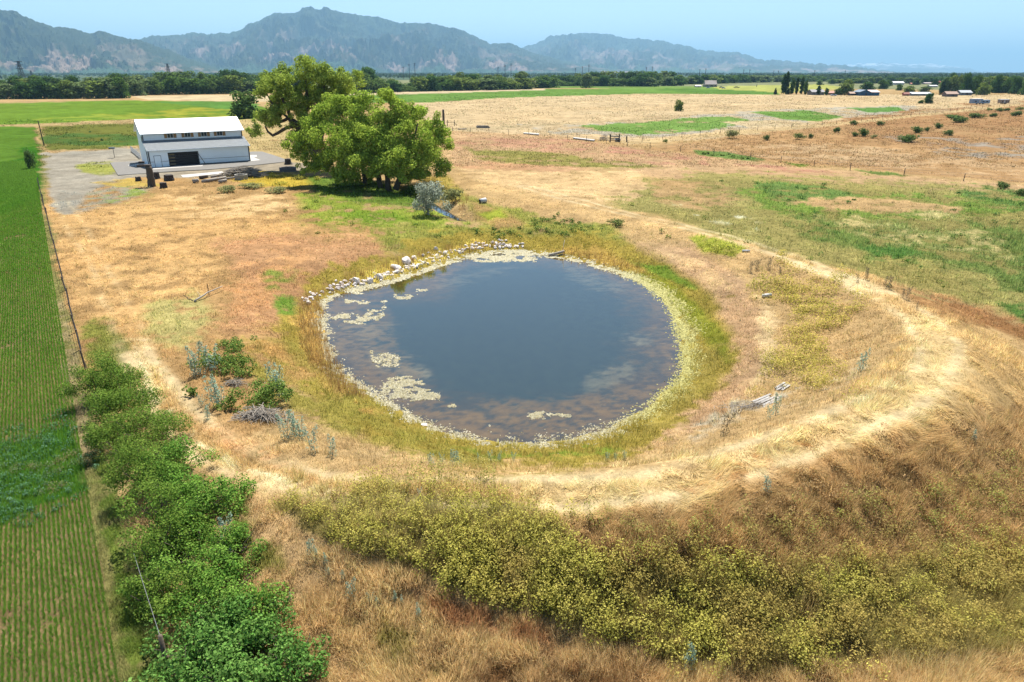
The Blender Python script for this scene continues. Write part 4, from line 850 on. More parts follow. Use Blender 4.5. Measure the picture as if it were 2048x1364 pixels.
# ---- silver shrub by the creek
def silver_shrub():
    p = at1(858, 430); o = empty('russian_olive_shrub', p, 'rounded silvery grey shrub beside the creek', 'shrub'); z = zdep(p[None])[0]; s = 58/F*z/2
    link('foliage', crown_mesh('silver_foliage', [(random.gauss(0, s*.5), random.gauss(0, s*.4), random.uniform(.6, 3.3)*s*.62, s*random.uniform(.3, .45)) for q in range(22)], 360, .19, (A(180, 184, 152), A(214, 214, 188)*1.05), wisp=.45), o, M_silver)
    t = MB()
    for q in range(5): limb(t, [(0, 0, -.2), (random.gauss(0, .4), random.gauss(0, .4), 1), (random.gauss(0, 1), random.gauss(0, .8), 2.4)], .1, .03, 5, .05)
    link('stems', t.mesh('silver_stems', True), o, M_dead)
silver_shrub()
# ---- the hedge along the left fence
def hedge():
    G = {'A': (A(92, 136, 42)*1.05, A(164, 182, 70)*1.08), 'B': (A(96, 150, 48)*1.12, A(160, 188, 74)*1.15), 'C': (A(88, 140, 50)*1.12, A(150, 184, 86)*1.15)}
    S_ = [(235,790,1.5,1.8,'A','low shrub at the far meadow corner of the hedge'),(225,890,1.3,1.5,'A','shrub filling the hedge between its far shrubs on the crop side'),(320,1000,1.2,1.4,'B','leafy shrub between the far shrubs and the central mound'),(330,1100,1.2,1.5,'A','shrub inside the hedge behind the tall shading shrub'),(270,1215,.9,1.3,'A','small shrub on the crop side above the fence post'),(300,945,1.1,1.5,'A','shrub on the hedge spine above its middle'),(205,800,1.7,2.4,'A','dark yellow-tipped shrub at the far end of the hedge'),(250,840,1.8,1.9,'A','rounded shrub second from the far end of the hedge'),(290,890,1.7,1.6,'A','spreading shrub on the meadow side near the hedge top'),(235,925,.95,1.3,'A','small loose shrub on the crop side under the hedge top'),(262,985,1.35,2.2,'A','tall dark shrub leaning to the crop rows in mid hedge'),(335,950,1.6,1.3,'B','bright leafy shrub facing the meadow in upper mid hedge'),
      (298,1060,1.3,2.3,'A','tallest dark shrub shading the bare strip beside the crop'),(372,1030,1.5,1.2,'B','bright leafy mound in the middle of the hedge'),(425,1000,1.0,.8,'B','low leafy fringe bush on the meadow edge of the hedge'),(275,1140,1.2,1.9,'A','olive-tipped shrub below the tall shading shrub'),(365,1130,1.6,1.2,'B','wide bright leafy shrub in lower mid hedge'),(440,1110,1.1,.9,'B','leafy bush beside the twin silver thistles'),
      (320,1220,1.3,1.7,'A','dark shrub around the grey fence post wire'),(415,1205,1.5,1.2,'B','bright mixed shrub above the near leafy mass'),(480,1230,1.1,.9,'B','low bush bordering the dry grass in the lower hedge'),(350,1320,1.3,1.3,'C','large-leaved shrub around the grey fence post'),(430,1290,1.4,1.2,'C','large-leaved bright shrub right of the fence post'),(490,1290,1.2,1.0,'C','large-leaved bush toward the meadow in the near corner'),(560,1335,1.1,.8,'C','lowest bush spilling onto dry grass in the near corner'),(470,1370,1.7,1.2,'C','large-leaved shrub cut by the bottom edge'),(340,1395,1.5,1.2,'C','leafy shrub cut by the bottom edge beside the post')]
    for px, by, r, h, t, lab in S_:
        px += 34*min(1, max(0, (by-860)/140)); p = at1(px, by); o = empty('hedge_shrub', p, lab, 'shrub', 'shrubs of the hedge along the left fence')
        r *= 1.0; lum = []
        for q in range(int(15+r*8)):
            a = random.uniform(0, 6.28); u = math.sqrt(random.random()); zz = h*(.15+.85*random.random()*math.sqrt(1-.7*u*u)); lum.append((math.cos(a)*u*r*.92, math.sin(a)*u*r*.92, zz, r*random.uniform(.16, .34)))
        size = {'A': .07, 'B': .08, 'C': .098}[t]
        link('foliage', crown_mesh('hedge_foliage', lum, {'A': 1900, 'B': 1500, 'C': 1050}[t], size, G[t], up=.45, wisp=.3, jit=.7), o, M_leaf)
        m = MB()
        for q in range(7): a = random.uniform(0, 6.28); limb(m, [(0, 0, -.1), (math.cos(a)*r*.3, math.sin(a)*r*.3, h*.4), (math.cos(a)*r*.7, math.sin(a)*r*.7, h*.8)], .03, .01, 5, .03)
        link('stems', m.mesh('hedge_stems'), o, M_bark)
    for px, by, r, h, t, lab in [(445,735,1.3,1.3,'A','olive green bush between thistles on the left pond bank'),(505,815,1.5,1.3,'A','round green bush above the grey brushwood on the left pond bank'),(470,748,1.1,1.1,'A','loose bush between the two green bushes on the left pond bank'),(462,700,.9,1.0,'A','loose bush at the top of the left pond bank scrub'),(540,800,.9,1.0,'A','small green bush joined to the round one on the left pond bank'),(383,790,.35,.7,'A','small dark green weed plant left of the bank bushes')]:
        p = at1(px, by); o = empty('bank_bush', p, lab, 'bush'); lum = [(random.gauss(0, r*.62), random.gauss(0, r*.55), h*random.uniform(.12, .72), r*random.uniform(.14, .3)) for q in range(26)]
        link('foliage', crown_mesh('bank_foliage', lum, 900, .11, (A(112, 140, 54)*1.1, A(152, 172, 78)*1.1), up=.4, wisp=.3, jit=.7), o, M_leaf)
hedge()
# ---- thistles
def thistle_proto(dry):
    lv = []; n = 66; st = MB()
    for q in range(3):
        bx, by = random.gauss(0, .07), random.gauss(0, .07); tx, ty = random.gauss(0, .16), random.gauss(0, .16); h = random.uniform(.75, 1.0)
        st.tube([(bx, by, -.05), ((bx+tx)/2, (by+ty)/2, h*.5), (tx, ty, h)], [.009, .008, .005], 4)
        u = RNG.random(n)**.8; a = RNG.uniform(0, 6.28, n); r = (.24*(1-u)+.05)*RNG.uniform(.4, 1, n)
        pos = np.stack([bx+(tx-bx)*u+r*np.cos(a), by+(ty-by)*u+r*np.sin(a), h*u], -1); nr = np.stack([np.cos(a), np.sin(a), RNG.uniform(.2, 1.2, n)], -1)
        k = RNG.random((n, 1)); c = (A(146, 176, 140)*(1-k)+A(206, 220, 190)*k)*1.25 if not dry else (A(150, 132, 96)*(1-k)+A(176, 156, 116)*k)
        lv.append(leaves(pos, nr, RNG.uniform(.07, .13, n), c, .3))
    V, Fc, c = join(lv); return raw_mesh('thistle_leaves', V, Fc, c), st.mesh('thistle_stems')
TH = [thistle_proto(False) for q in range(3)]; THD = thistle_proto(True); THC = 0
def thistle(px, by, hpx, label, group, dry=False):
    p = at1(px, by); s = hpx/F*zdep(p[None])[0]/.88*1.05; o = empty('thistle', p, label, 'thistle', group, random.uniform(0, 6.28)); lm, sm = THD if dry else random.choice(TH)
    o.scale = (s*.9, s*.9, s); link('leaves', lm, o, M_silver); link('stem', sm, o, M_dead)
def thistles(lst, where, group):
    for i, (px, by, h) in enumerate(sorted(lst)): thistle(px, by, h, '%s silver thistle from the left %s' % (ORD[i], where), group)
thistles([(401,748,58),(392,752,40),(424,745,62),(432,815,70),(440,812,50),(403,813,26),(418,838,32),(577,879,56),(590,876,60),(602,880,50),(622,905,52),(664,911,42),(560,800,60),(545,770,50)], 'along the left pond bank', 'silver thistles on the left bank')
thistles([(862,931,28),(883,927,22),(914,934,38),(906,932,30),(956,922,16),(982,922,22),(999,921,20),(1026,924,20),(1214,922,20),(1230,920,16),(1248,919,20)], 'on the grass just below the pond', 'silver thistles below the pond')
thistles([(623,1108,36),(632,1116,26),(650,1129,28),(657,1150,20),(702,1201,44),(685,1160,24),(741,1208,28),(755,1214,26),(792,1204,28),(804,1208,20),(837,1238,34),(582,1200,20)], 'at the foot of the yellow weed slope', 'silver thistles at the foot of the weed slope')
thistles([(454,1083,54),(448,1090,38),(456,1131,34)], 'on the meadow side of the hedge', 'silver thistles by the hedge')
thistles([(1552,832,40),(1540,838,26),(1723,742,44)], 'near the weathered boards on the right bank', 'silver thistles on the right bank')
for px, by, h, lab in [(842,994,20,'lone small thistle above the yellow weeds'),(1076,1190,18,'lone pale thistle in the middle of the yellow weeds'),(1382,1335,60,'tall purple-topped pale thistle at the bottom edge'),(1945,880,24,'lone thistle on the brown slope at the right edge'),(1530,985,38,'lone green thistle standing in the pale hay')]: thistle(px, by, h, lab, None)
thistle(1447,870,44,'tall dry brown stalk plant on the lower right bank',None,True)
for i, (px, by, h) in enumerate([(1500,545,22),(1512,540,20),(1536,538,22),(1560,548,14),(1715,565,16),(1733,560,24),(1778,578,24),(1770,572,20),(1812,600,24),(1806,596,18),(1832,620,14)]):
    thistle(px, by, h, ORD[i]+' dry brown tuft plant along the upper right berm track', 'dry tuft plants along the upper berm track', True)
# ------------------------------------------------------------------ barn
FX = np.array([RN[0], RN[1], 0.0]); FD = np.array([RD[0], RD[1], 0.0]); FA = math.atan2(FX[1], FX[0])   # along the front, and back from it
def barn():
    p0 = at1(302, 336); p0[2] = 0.02; L_ = 18.4; DL, DM = 4.0, 8.0; E1, J, E2, RG = 3.25, 4.6, 6.1, 8.25
    o = empty('barn', p0, 'white metal barn with lean-to, cedar shutters and a dark open doorway', 'barn', None, FA)
    # local axes: x along the front, y back, z up; the front lean-to wall is y = 0
    o2, o1, oh = 3.4, 8.7, 2.5               # big doorway
    def wall(name, boxes, mat): 
        m = MB()
        for c, d in boxes: m.box(c, d)
        return m.build(name, mat, o)
    t = .16
    wall('front_wall', [((o2/2, t/2, E1/2), (o2, t, E1)), (((o1+L_)/2, t/2, E1/2), (L_-o1, t, E1)), (((o2+o1)/2, t/2, (oh+E1)/2), (o1-o2, t, E1-oh))], M_white)
    # end walls follow the roof outline
    def endwall(x, name):
        m = MB(); pr = [(0.165, 0), (DL+DM, 0), (DL+DM, E2), (DL+DM/2, RG-.08), (DL, E2), (DL, J-.08), (0.165, E1)]
        n = len(pr); vs = [(x, a, b) for a, b in pr]+[(x+t, a, b) for a, b in pr]
        m.add(vs, [(0, 1, 5, 6), (1, 2, 3, 4, 5)][0:0]+[tuple(range(n))[::-1], tuple(range(n, 2*n))]+[(i, (i+1) % n, n+(i+1) % n, n+i) for i in range(n)]); return m.build(name, M_white, o)
    el = endwall(0, 'end_wall'); endwall(L_-t, 'end_wall')
    wall('back_wall', [((L_/2, DL+DM-t/2, E2/2), (L_-2*t-.01, t, E2-.02))], M_white)
    wall('upper_wall', [((L_/2, DL+t/2, (J+E2)/2-.1), (L_-2*t-.01, t, E2-J+.2))], M_white)
    def slab(a, b, x0, x1, th, name, mat):    # sloped roof plate between two (y, z) lines
        dy, dz = b[0]-a[0], b[1]-a[1]; l = math.hypot(dy, dz); ny, nz = -dz/l*th, dy/l*th
        if nz < 0: ny, nz = -ny, -nz
        m = MB(); pr = [a, b, (b[0]+ny, b[1]+nz), (a[0]+ny, a[1]+nz)]; vs = [(x0, *q) for q in pr]+[(x1, *q) for q in pr]
        m.add(vs, [(0, 1, 2, 3), (7, 6, 5, 4)]+[(i, (i+1) % 4, 4+(i+1) % 4, 4+i) for i in range(4)]); return m.build(name, mat, o)
    s = (RG-E2)/(DM/2); ov = .45
    rf = slab((DL-ov, E2-ov*s), (DL+DM/2, RG), -.42, L_+.42, .1, 'roof', M_roof); slab((DL+DM+ov, E2-ov*s), (DL+DM/2+.003, RG), -.42, L_+.42, .1, 'roof', M_roof)
    s2 = (J-E1)/DL; slab((-.35, E1-.35*s2), (DL-.01, J), -.3, L_+.3, .08, 'lean_to_roof', M_roof2)
    m = MB(); m.box((L_/2, DL-ov-.035, E2-ov*s+.02), (L_+.86, .06, .14)); m.box((L_/2, -.39, E1-.35*s2+.01), (L_+.62, .06, .14)); m.build('gutter', M_white, o)
    m = MB()
    for x, y, h in ((0, -.012, E1-.05), (L_, -.012, E1-.05)): m.box((x, y, h/2), (.2, .1, h))
    for x in (0, L_): m.box((x, DL-.012, (J+E2)/2), (.18, .1, E2-J-.1))
    m.build('corner_trim', M_dark, o)
    m = MB(); m.box(((2.15+o2)/2, -.012, 1.05), (o2-2.15, .02, .05)); m.box(((.1+.8)/2, -.012, 1.05), (.7, .02, .05)); m.box(((o1+L_)/2, -.012, 1.05), (L_-o1, .02, .05)); m.build('wainscot_trim', M_dark, o)
    m = MB(); m.box((L_/2, -.02, .09), (.01, .01, .01)); m.box(((o1+L_)/2+.05, -.022, .1), (L_-o1-.2, .03, .2)); m.build('base_shadow_strip', M_dark, o)  # dark strip right of the doorway stands in for the wall's thin shadow line
    d = MB().box((1.42, -.02, 1.06), (1.15, .06, 2.08)).build('door', M_white, o)
    m = MB(); m.box((.82, -.03, 1.07), (.06, .07, 2.15)); m.box((2.02, -.03, 1.07), (.06, .07, 2.15)); m.box((1.42, -.03, 2.15), (1.26, .07, .06)); m.build('frame', M_steel, d)
    MB().box((1.9, -.08, 1.0), (.06, .06, .12)).build('handle', M_dark, d)
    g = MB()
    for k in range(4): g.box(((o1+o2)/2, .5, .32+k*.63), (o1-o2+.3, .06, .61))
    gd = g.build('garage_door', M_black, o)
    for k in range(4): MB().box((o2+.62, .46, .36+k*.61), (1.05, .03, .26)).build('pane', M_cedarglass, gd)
    mw = MB()
    for x in (o2-.04, o1+.04): mw.box((x, -.02, oh/2), (.1, .05, oh))
    mw.box(((o1+o2)/2, -.02, oh+.05), (o1-o2+.18, .05, .1)); mw.build('doorway_trim', M_dark, o)
    for xc in (4.9, 8.05, 11.1, 14.1):
        z = 5.42; w = MB().box((xc, DL-.02, z), (1.05, .05, .92)).build('window', M_plast, o)
        for q in (-.26, .26): MB().box((xc+q, DL-.05, z), (.42, .03, .76)).build('pane', M_glass, w)
        for q in (-.84, .84): MB().box((xc+q, DL-.03, z), (.52, .06, .92)).build('shutter', M_cedar, o)
    MB().box((-.03, 2.1, 1.75), (.06, .9, 3.0)).build('side_opening_shade', M_dark, o); MB().box((-.03, 5.6, 4.9), (.06, .8, 1.0)).build('side_window', M_dark, o); MB().box((-.05, DL+DM/2, 6.6), (.08, .9, .9)).build('gable_vent', M_dark, o)  # side doorway is a flat dark panel standing for the shade inside
    return o
M_cedarglass = plain('door_glass', (120, 112, 84), .15, .25, 2)
barn()
def local(u, v, z=0): p = at1(302, 336); return Vector((p[0]+FX[0]*u+FD[0]*v, p[1]+FX[1]*u+FD[1]*v, z))
# pavement sheets
def sheet(name, pts, z, mat, kind='structure', th=.0, label=None):
    q = [tuple(map(float, flat_at(a, b, z))) for a, b in pts]; m = MB(); m.prism(q, z-.25, z); o = m.build(name, mat); o['kind'] = kind
    if label: o['label'] = label
    return o
sheet('pavement', [(220,325),(300,320),(505,303),(524,303),(547,310),(582,322),(500,331),(420,338.5),(350,342),(280,347),(236,350)], .10, M_asph)
sheet('concrete_pad', [(306,338.5),(404,332),(408,329),(306,334.5)], .108, M_conc); sheet('concrete_pad', [(256,330),(300,325),(300,332),(259,333)], .107, M_conc)
sheet('concrete_pad', [(498,310),(513,310),(514,313),(507,315),(521,320),(498,322)], .107, M_conc)
tag(sheet('concrete_slab', [(361,350),(444,342.5),(449,346.5),(367,355)], .16, M_conc, 'x'), 'long pale concrete slab lying on the ground before the barn', 'slab'); 
for o in COL.objects:
    if o.name == 'concrete_slab': del o['kind']
def simple(name, mb, mat, label, cat, group=None, smooth=False, bevel=0):
    o = mb.build(name, mat, None, smooth, bevel); return tag(o, label, cat, group)
# slanting dark bar, vinyl fence, sign post
m = MB(); a, b = local(8.75, -.1, 2.15), local(9.7, -.6, .1); m.tube([a, b], .05, 5); simple('slanting_bar', m, M_dark, 'dark bar slanting by the barn doorway', 'board')  # thin dark bar sloping down beside the doorway
def vinyl():
    a = at1(281, 318); b = at1(263, 303); o = empty('rail_fence', a, 'white vinyl rail fence running back from the left end of the barn', 'fence'); d = b-a; n = 7
    for i in range(n+1):
        q = d*(i/n); MB().box((q[0], q[1], .6), (.13, .13, 1.3)).build('fence_post', M_plast, o)
    rz = math.atan2(d[1], d[0]); l = float(np.hypot(d[0], d[1]))
    for z in (.3, .65, 1.0): MB().box((d[0]/2, d[1]/2, z), (l, .05, .14), rz).build('rail', M_plast, o)
vinyl()
def signpost():
    p = at1(229.5, 315.5); o = empty('post_box', p, 'slender post with a flat blue-grey box on top in the gravel yard', 'post'); MB().tube([(0, 0, -.1), (0, 0, 1.9)], .05, 6).build('post', M_pole, o)
    b = MB().box((-.25, 0, 2.0), (1.1, .6, .3), .3).build('box', plain('blue_grey_paint', (70, 104, 124), .6), o, False, .03)
signpost()
# snag and stumps
def stump_mesh(r, h, name, flare=1.25, seed=0):
    random.seed(seed); n = 14; v = []; f = []; prof = [(flare, -.1), (1.12, h*.18), (1.0, h*.5), (.96, h*.95), (.88, h)]
    off = [random.uniform(.86, 1.14) for k in range(n)]
    for q, z in prof:
        for k in range(n): a = 2*math.pi*k/n; v.append((r*q*off[k]*math.cos(a), r*q*off[k]*math.sin(a), z+(random.uniform(-.04, .04) if z > h*.9 else 0)))
    for i in range(len(prof)-1):
        for k in range(n): f.append((i*n+k, i*n+(k+1) % n, (i+1)*n+(k+1) % n, (i+1)*n+k))
    f.append(tuple(range((len(prof)-1)*n, len(prof)*n))); m = MB(); m.add(v, f); return m
def snag():
    p = at1(304, 373); o = empty('tree_snag', p, 'tall bare dead trunk with a dark flat slab fixed on top', 'dead trunk'); V = lambda px, py: vpoint(px, py, p[1])-Vector(p)
    m = MB(); limb(m, [(0, 0, -.2), V(302, 358), V(299, 345), V(297, 333)], .62, .45, 10, .04); link('trunk', m.mesh('snag_trunk', True), o, M_bark)
    m = MB(); m.box(V(288, 331), (1.9, 1.1, .28), .2); m.box(V(281, 325)+Vector((0, .3, 0)), (.8, .7, .3), .3); m.build('slab', M_stump, o, False, .05)
    tr = MB(); limb(tr, [V(287, 352)-Vector((0, -1.5, 0)), V(284, 338)-Vector((0, -1.5, 0))], .28, .12, 7, .03); link('broken_stem', tr.mesh('snag_stem', True), o, M_stump)
snag()
for i, (px, by, r, h, fl, lab) in enumerate([(277,362,.42,.7,1.2,'small dark stump left of the tall snag'),(314,357.5,.46,1.1,1.3,'dark flared stump right behind the tall snag'),(339,361,.7,.95,1.05,'wide grey cut log section standing right of the snag'),(327,376,.5,.85,1.02,'grey cut log section nearest the camera by the snag'),(577,333,.55,.95,1.5,'dark tapered stump rising inside the stone ring')]):
    z = 0; o = simple('tree_stump', stump_mesh(r, h, 's', fl, 20+i), M_stump, lab, 'stump'); p = at1(px, by); o.location = p
    if i == 4: o.location.z += .5
random.seed(99)
def ring(px, py, r, h, mat, lab, name='planter_ring'):
    p = at1(px, py); n = 24; v = []; f = []
    for q, z in ((1, -.15), (1, h), (.82, h), (.82, -.15)):
        for k in range(n): a = 2*math.pi*k/n; v.append((r*q*math.cos(a), r*q*math.sin(a), z+random.uniform(-.02, .02)))
    for i in range(3):
        for k in range(n): f.append((i*n+k, i*n+(k+1) % n, (i+1)*n+(k+1) % n, (i+1)*n+k))
    m = MB(); m.add(v, f); o = simple(name, m, mat, lab, 'ring'); o.location = p
ring(483, 359, 1.05, .85, plain('old_concrete', (170, 166, 156), .9, .15, 4), 'round grey concrete well ring standing beside the brushwood', 'concrete_ring')
ring(576, 342, 1.5, .65, plain('dark_stone_ring', (120, 114, 112), .95, .3, 5, bump=.5), 'dark stacked stone ring around the tapered stump', 'stone_ring'); ring(620, 342, .95, .6, M_rock2 if 'M_rock2' in globals() else M_stump, 'smaller dark ring right of the stone ring under the tree', 'stone_ring')
# brush piles and logs
def brush(px, py, w, d, h, n, lab, ang=0, rad=.035, ln=1.6):
    p = at1(px, py); m = MB()
    for q in range(n):
        a = ang+random.gauss(0, .8); x, y = random.gauss(0, w*.35), random.gauss(0, d*.3); z = max(.03, h*random.random()*(1-min(1, (x/w)**2*2))); l = ln*random.uniform(.5, 1.3); dz = random.gauss(.05, .22)*l*.4
        mid = (x+random.gauss(0, .08), y+random.gauss(0, .08), z+dz*.5+.05)
        m.tube([(x-math.cos(a)*l/2, y-math.sin(a)*l/2, max(.0, z)), mid, (x+math.cos(a)*l/2, y+math.sin(a)*l/2, max(.02, z+dz))], [rad, rad*.9, rad*.3], 4, False)
    o = simple('brush_pile', m, M_dead, lab, 'brush pile'); o.location = p
brush(490, 352, 5.2, 1.8, 1.5, 420, 'grey heap of dead branches in front of the barn', .1, .045, 2.2)
brush(522, 838, 1.5, .6, .5, 150, 'grey brushwood under the round bush on the left pond bank', .5*-1, .018, 1.5); brush(470, 770, .8, .4, .25, 50, 'small patch of grey dead twigs between the left bank bushes', .2, .014, .9)
brush(1500, 815, 2.0, .6, .2, 60, 'grey dead stems lying along the lower right bank', .6, .012, 1.0)
for i, (px, py, l, a, r, lab) in enumerate([(392,366,.9,.2,.34,'short pale round log at the left of the log heap'),(420,364,2.6,.75,.26,'longest pale peeled log in front of the brush heap'),(436,361,3.0,.9,.22,'pale log lying against the brush heap'),(446,366,1.3,.6,.28,'short thick pale log at the front of the heap'),(458,359,3.2,.35,.18,'thin pale log reaching toward the concrete ring'),(408,358,1.4,.1,.3,'brownish thick log at the left of the log heap'),(434,354,2.4,1.1,.2,'pale log under the left side of the brush heap')]):
    p = at1(px, py); m = MB(); d = Vector((math.cos(a), math.sin(a), .06)); m.tube([-d*l/2+Vector((0, 0, r)), Vector((0, 0, r+.04)), d*l/2+Vector((0, 0, r+.1))], [r, r*.95, r*.85], 10); o = simple('cut_log', m, M_dead if i != 5 else M_bark, lab, 'log', 'cut logs by the brush heap', True); o.location = p
# rocks on the bank
def rock_proto(s):
    random.seed(s); bm = bmesh.new(); bmesh.ops.create_icosphere(bm, subdivisions=2, radius=1); pl = [(Vector((random.gauss(0, 1), random.gauss(0, 1), random.gauss(0, .8))).normalized(), random.uniform(.55, .85)) for k in range(9)]
    for v in bm.verts:
        for nrm, d in pl:
            e = v.co.dot(nrm)-d
            if e > 0: v.co -= nrm*e
        v.co *= random.uniform(.97, 1.03)
    me = bpy.data.meshes.new('boulder'); bm.to_mesh(me); bm.free(); return me
ROCKS = [rock_proto(s) for s in range(6)]; random.seed(5)
def rock(px, py, w, flat, lab, group):
    p = at1(px, py); s = w/F*zdep(p[None])[0]/2*.98; o = link('boulder', random.choice(ROCKS), None, M_rock); o.location = (p[0], p[1], max(p[2], W)+s*flat*.22); o.scale = (s, s*random.uniform(.7, .95), s*flat); o.rotation_euler = (random.gauss(0, .15), random.gauss(0, .15), random.uniform(0, 6.28)); tag(o, lab, 'rock', group)
BIG = [(792,537,30,.5,'broad flat-topped slab boulder, widest on the pond bank'),(813,525,26,.95,'big upright boulder behind the widest slab'),(828,518,17,.9,'pale boulder touching the big upright one'),(873,515,17,.8,'pale boulder in the middle of the rock bank'),(891,510,17,.9,'upright boulder at the right end of the main rock row'),(871,500,12,1.0,'pointed pale boulder on top of the main rock row'),(757,556,22,.8,'rounded boulder left of the widest slab'),(741,565,18,.9,'leaning pale boulder at the middle left of the bank'),(712,564,24,.75,'broad pale boulder in the left part of the bank'),(617,608,15,.9,'rounded white boulder at the far left end of the bank'),(795,545,16,.6,'low boulder in front of the widest slab'),(836,532,14,.6,'low round boulder at the water right of the slab')]
for b in BIG: rock(*b, 'boulders lining the upper left pond bank')
SM = {'small pale rock in the cluster at the left end of the bank': [(622,596,12),(628,592,10),(620,585,8),(605,597,9),(633,588,8),(612,600,10),(626,601,9),(640,592,8)],
 'small pale rock in the row left of the broad pale boulder': [(661,574,10),(668,570,10),(676,573,12),(683,568,12),(690,563,11),(697,570,9),(664,580,9),(655,578,9),(684,576,9),(672,563,8),(702,562,9)],
 'small pale rock beside the rounded boulder mid-bank': [(725,562,10),(748,548,10),(770,553,12),(776,548,12),(785,551,9),(728,570,9),(762,561,8)],
 'small pale rock among the boulders of the main row': [(846,526,13),(852,520,10),(860,517,10),(866,511,9),(880,506,10),(884,516,10),(846,512,9),(858,507,9),(840,523,10),(820,534,11),(829,536,9),(855,528,8),(866,523,9),(897,516,8),(880,522,8)],
 'small grey rock in the sparse stretch right of the main row': [(909,502,9),(916,503,9),(930,500,8),(936,497,9),(932,492,9),(945,499,7),(926,505,8)],
 'small grey rock in the heap at the top of the pond': [(952,492,9),(958,488,8),(974,492,8),(985,486,9),(993,487,10),(1000,490,11),(1008,489,10),(1014,492,9),(1003,483,9),(1012,482,8),(998,481,8),(1020,490,8),(1030,494,7),(1045,488,9),(1046,494,7),(990,494,8),(980,494,7),(1006,496,8),(965,497,7),(951,486,7)]}
for lab, l in SM.items():
    for px, py, w in l: rock(px, py, w, random.uniform(.6, .95), lab, 'boulders lining the upper left pond bank' if 'top' not in lab else 'rocks at the top of the pond')
for i in range(120):                          # the many smaller stones filling the line
    line = [(606,604),(640,588),(690,574),(735,563),(775,552),(810,541),(845,527),(880,515),(905,505),(935,499),(965,494),(1005,494),(1045,492)]
    px = random.uniform(608, 1045); py = float(np.interp(px, [q[0] for q in line], [q[1] for q in line]))+random.gauss(0, 2.6)-1
    rock(px, py, random.uniform(5.5, 11), random.uniform(.6, .95), 'small low stone filling the %s of the rock bank' % ('left third' if px < 755 else 'middle' if px < 900 else 'right end'), 'small stones of the rock bank')
# small things around the pond
def lying(name, px, py, l, r, a, mat, lab, cat, tilt=0.05, n=8, r2=None):
    p = at1(px, py); m = MB(); d = Vector((math.cos(a), math.sin(a), tilt)); m.tube([-d*l/2+Vector((0, 0, r)), d*l/2+Vector((0, 0, r+abs(tilt)))], [r, r2 or r*.8], n); o = simple(name, m, mat, lab, cat, None, True); o.location = (p[0], p[1], max(p[2], W)); return o
def barrel():
    p = at1(966, 406); o = empty('barrel', p, 'white drum with a dark open end lying on the creek bank', 'barrel'); d = Vector((.85, .45, .12)); m = MB(); m.tube([-d*.48+Vector((0, 0, .33)), d*.48+Vector((0, 0, .33))], .33, 14); m.build('drum', M_plast, o, True); m = MB(); m.tube([-d*.52+Vector((0, 0, .33)), -d*.485+Vector((0, 0, .33))], .29, 14); m.build('opening', M_black, o)
barrel()
lying('bucket', 1533, 595, .75, .16, .1, M_plast, 'white plastic pipe piece lying at the edge of the inner weeds', 'pipe'); lying('pipe', 1492, 504, .7, .10, -.5, M_plast, 'small white pipe lying on the upper right bank', 'pipe')
lying('driftwood_log', 1113, 511, 1.7, .16, .2, M_dead, 'grey log lying at the water edge at the top of the pond', 'log', .15); lying('stick', 1126, 506, .9, .03, 1.2, M_dead, 'thin pale stick standing up beside the waterside log', 'stick', .9, 5)
def branch():
    p = at1(388, 605); o = empty('dead_branch', p, 'long pale dead branch lying in the left meadow', 'branch'); m = MB(); a, b = Vector((0, 0, .1)), Vector(at1(447, 580))-Vector(p)+Vector((0, 0, .35)); limb(m, [a, a.lerp(b, .5)+Vector((0, 0, .12)), b], .09, .03, 6, .03); limb(m, [a.lerp(b, .25), a.lerp(b, .2)+Vector((-.4, .5, .4))], .04, .01, 5, .03); link('wood', m.mesh('branch_wood', True), o, M_dead)
    m = MB(); limb(m, [(0, 0, .1), (-.5, .1, .25), (-.9, .3, .5)], .05, .02, 5, .05); link('twig', m.mesh('branch_twig'), o, M_stump)
    q = at1(418, 590); m = MB().tube([(0, 0, -.1), (0, 0, .9)], .03, 5); st_ = simple('metal_stake', m, M_stump, 'short rusty stake upright beside the dead branch', 'stake'); st_.location = q
branch()
def boards(px, py, l, w, a, n, lab):
    p = at1(px, py); m = MB()
    for k in range(n): m.box((random.gauss(0, .12)+.0, (k-n/2)*w/n, .08+random.random()*.05), (l*random.uniform(.7, 1), w/n*.78, .04), random.gauss(0, .03), None)
    o = simple('weathered_boards', m, M_board, lab, 'boards'); o.location = p; o.rotation_euler = (0, 0, a)
M_board = plain('silver_boards', (176, 172, 166), .9, .3, 5)
boards(1563, 775, 1.3, .5, .75, 3, 'narrow weathered grey boards lying higher on the right bank'); boards(1528, 804, 1.7, .85, .65, 5, 'wider weathered grey board panel lying lower on the right bank')
rock(848, 850, 20, .3, 'small pale driftwood coloured stone at the lower left shore', None)
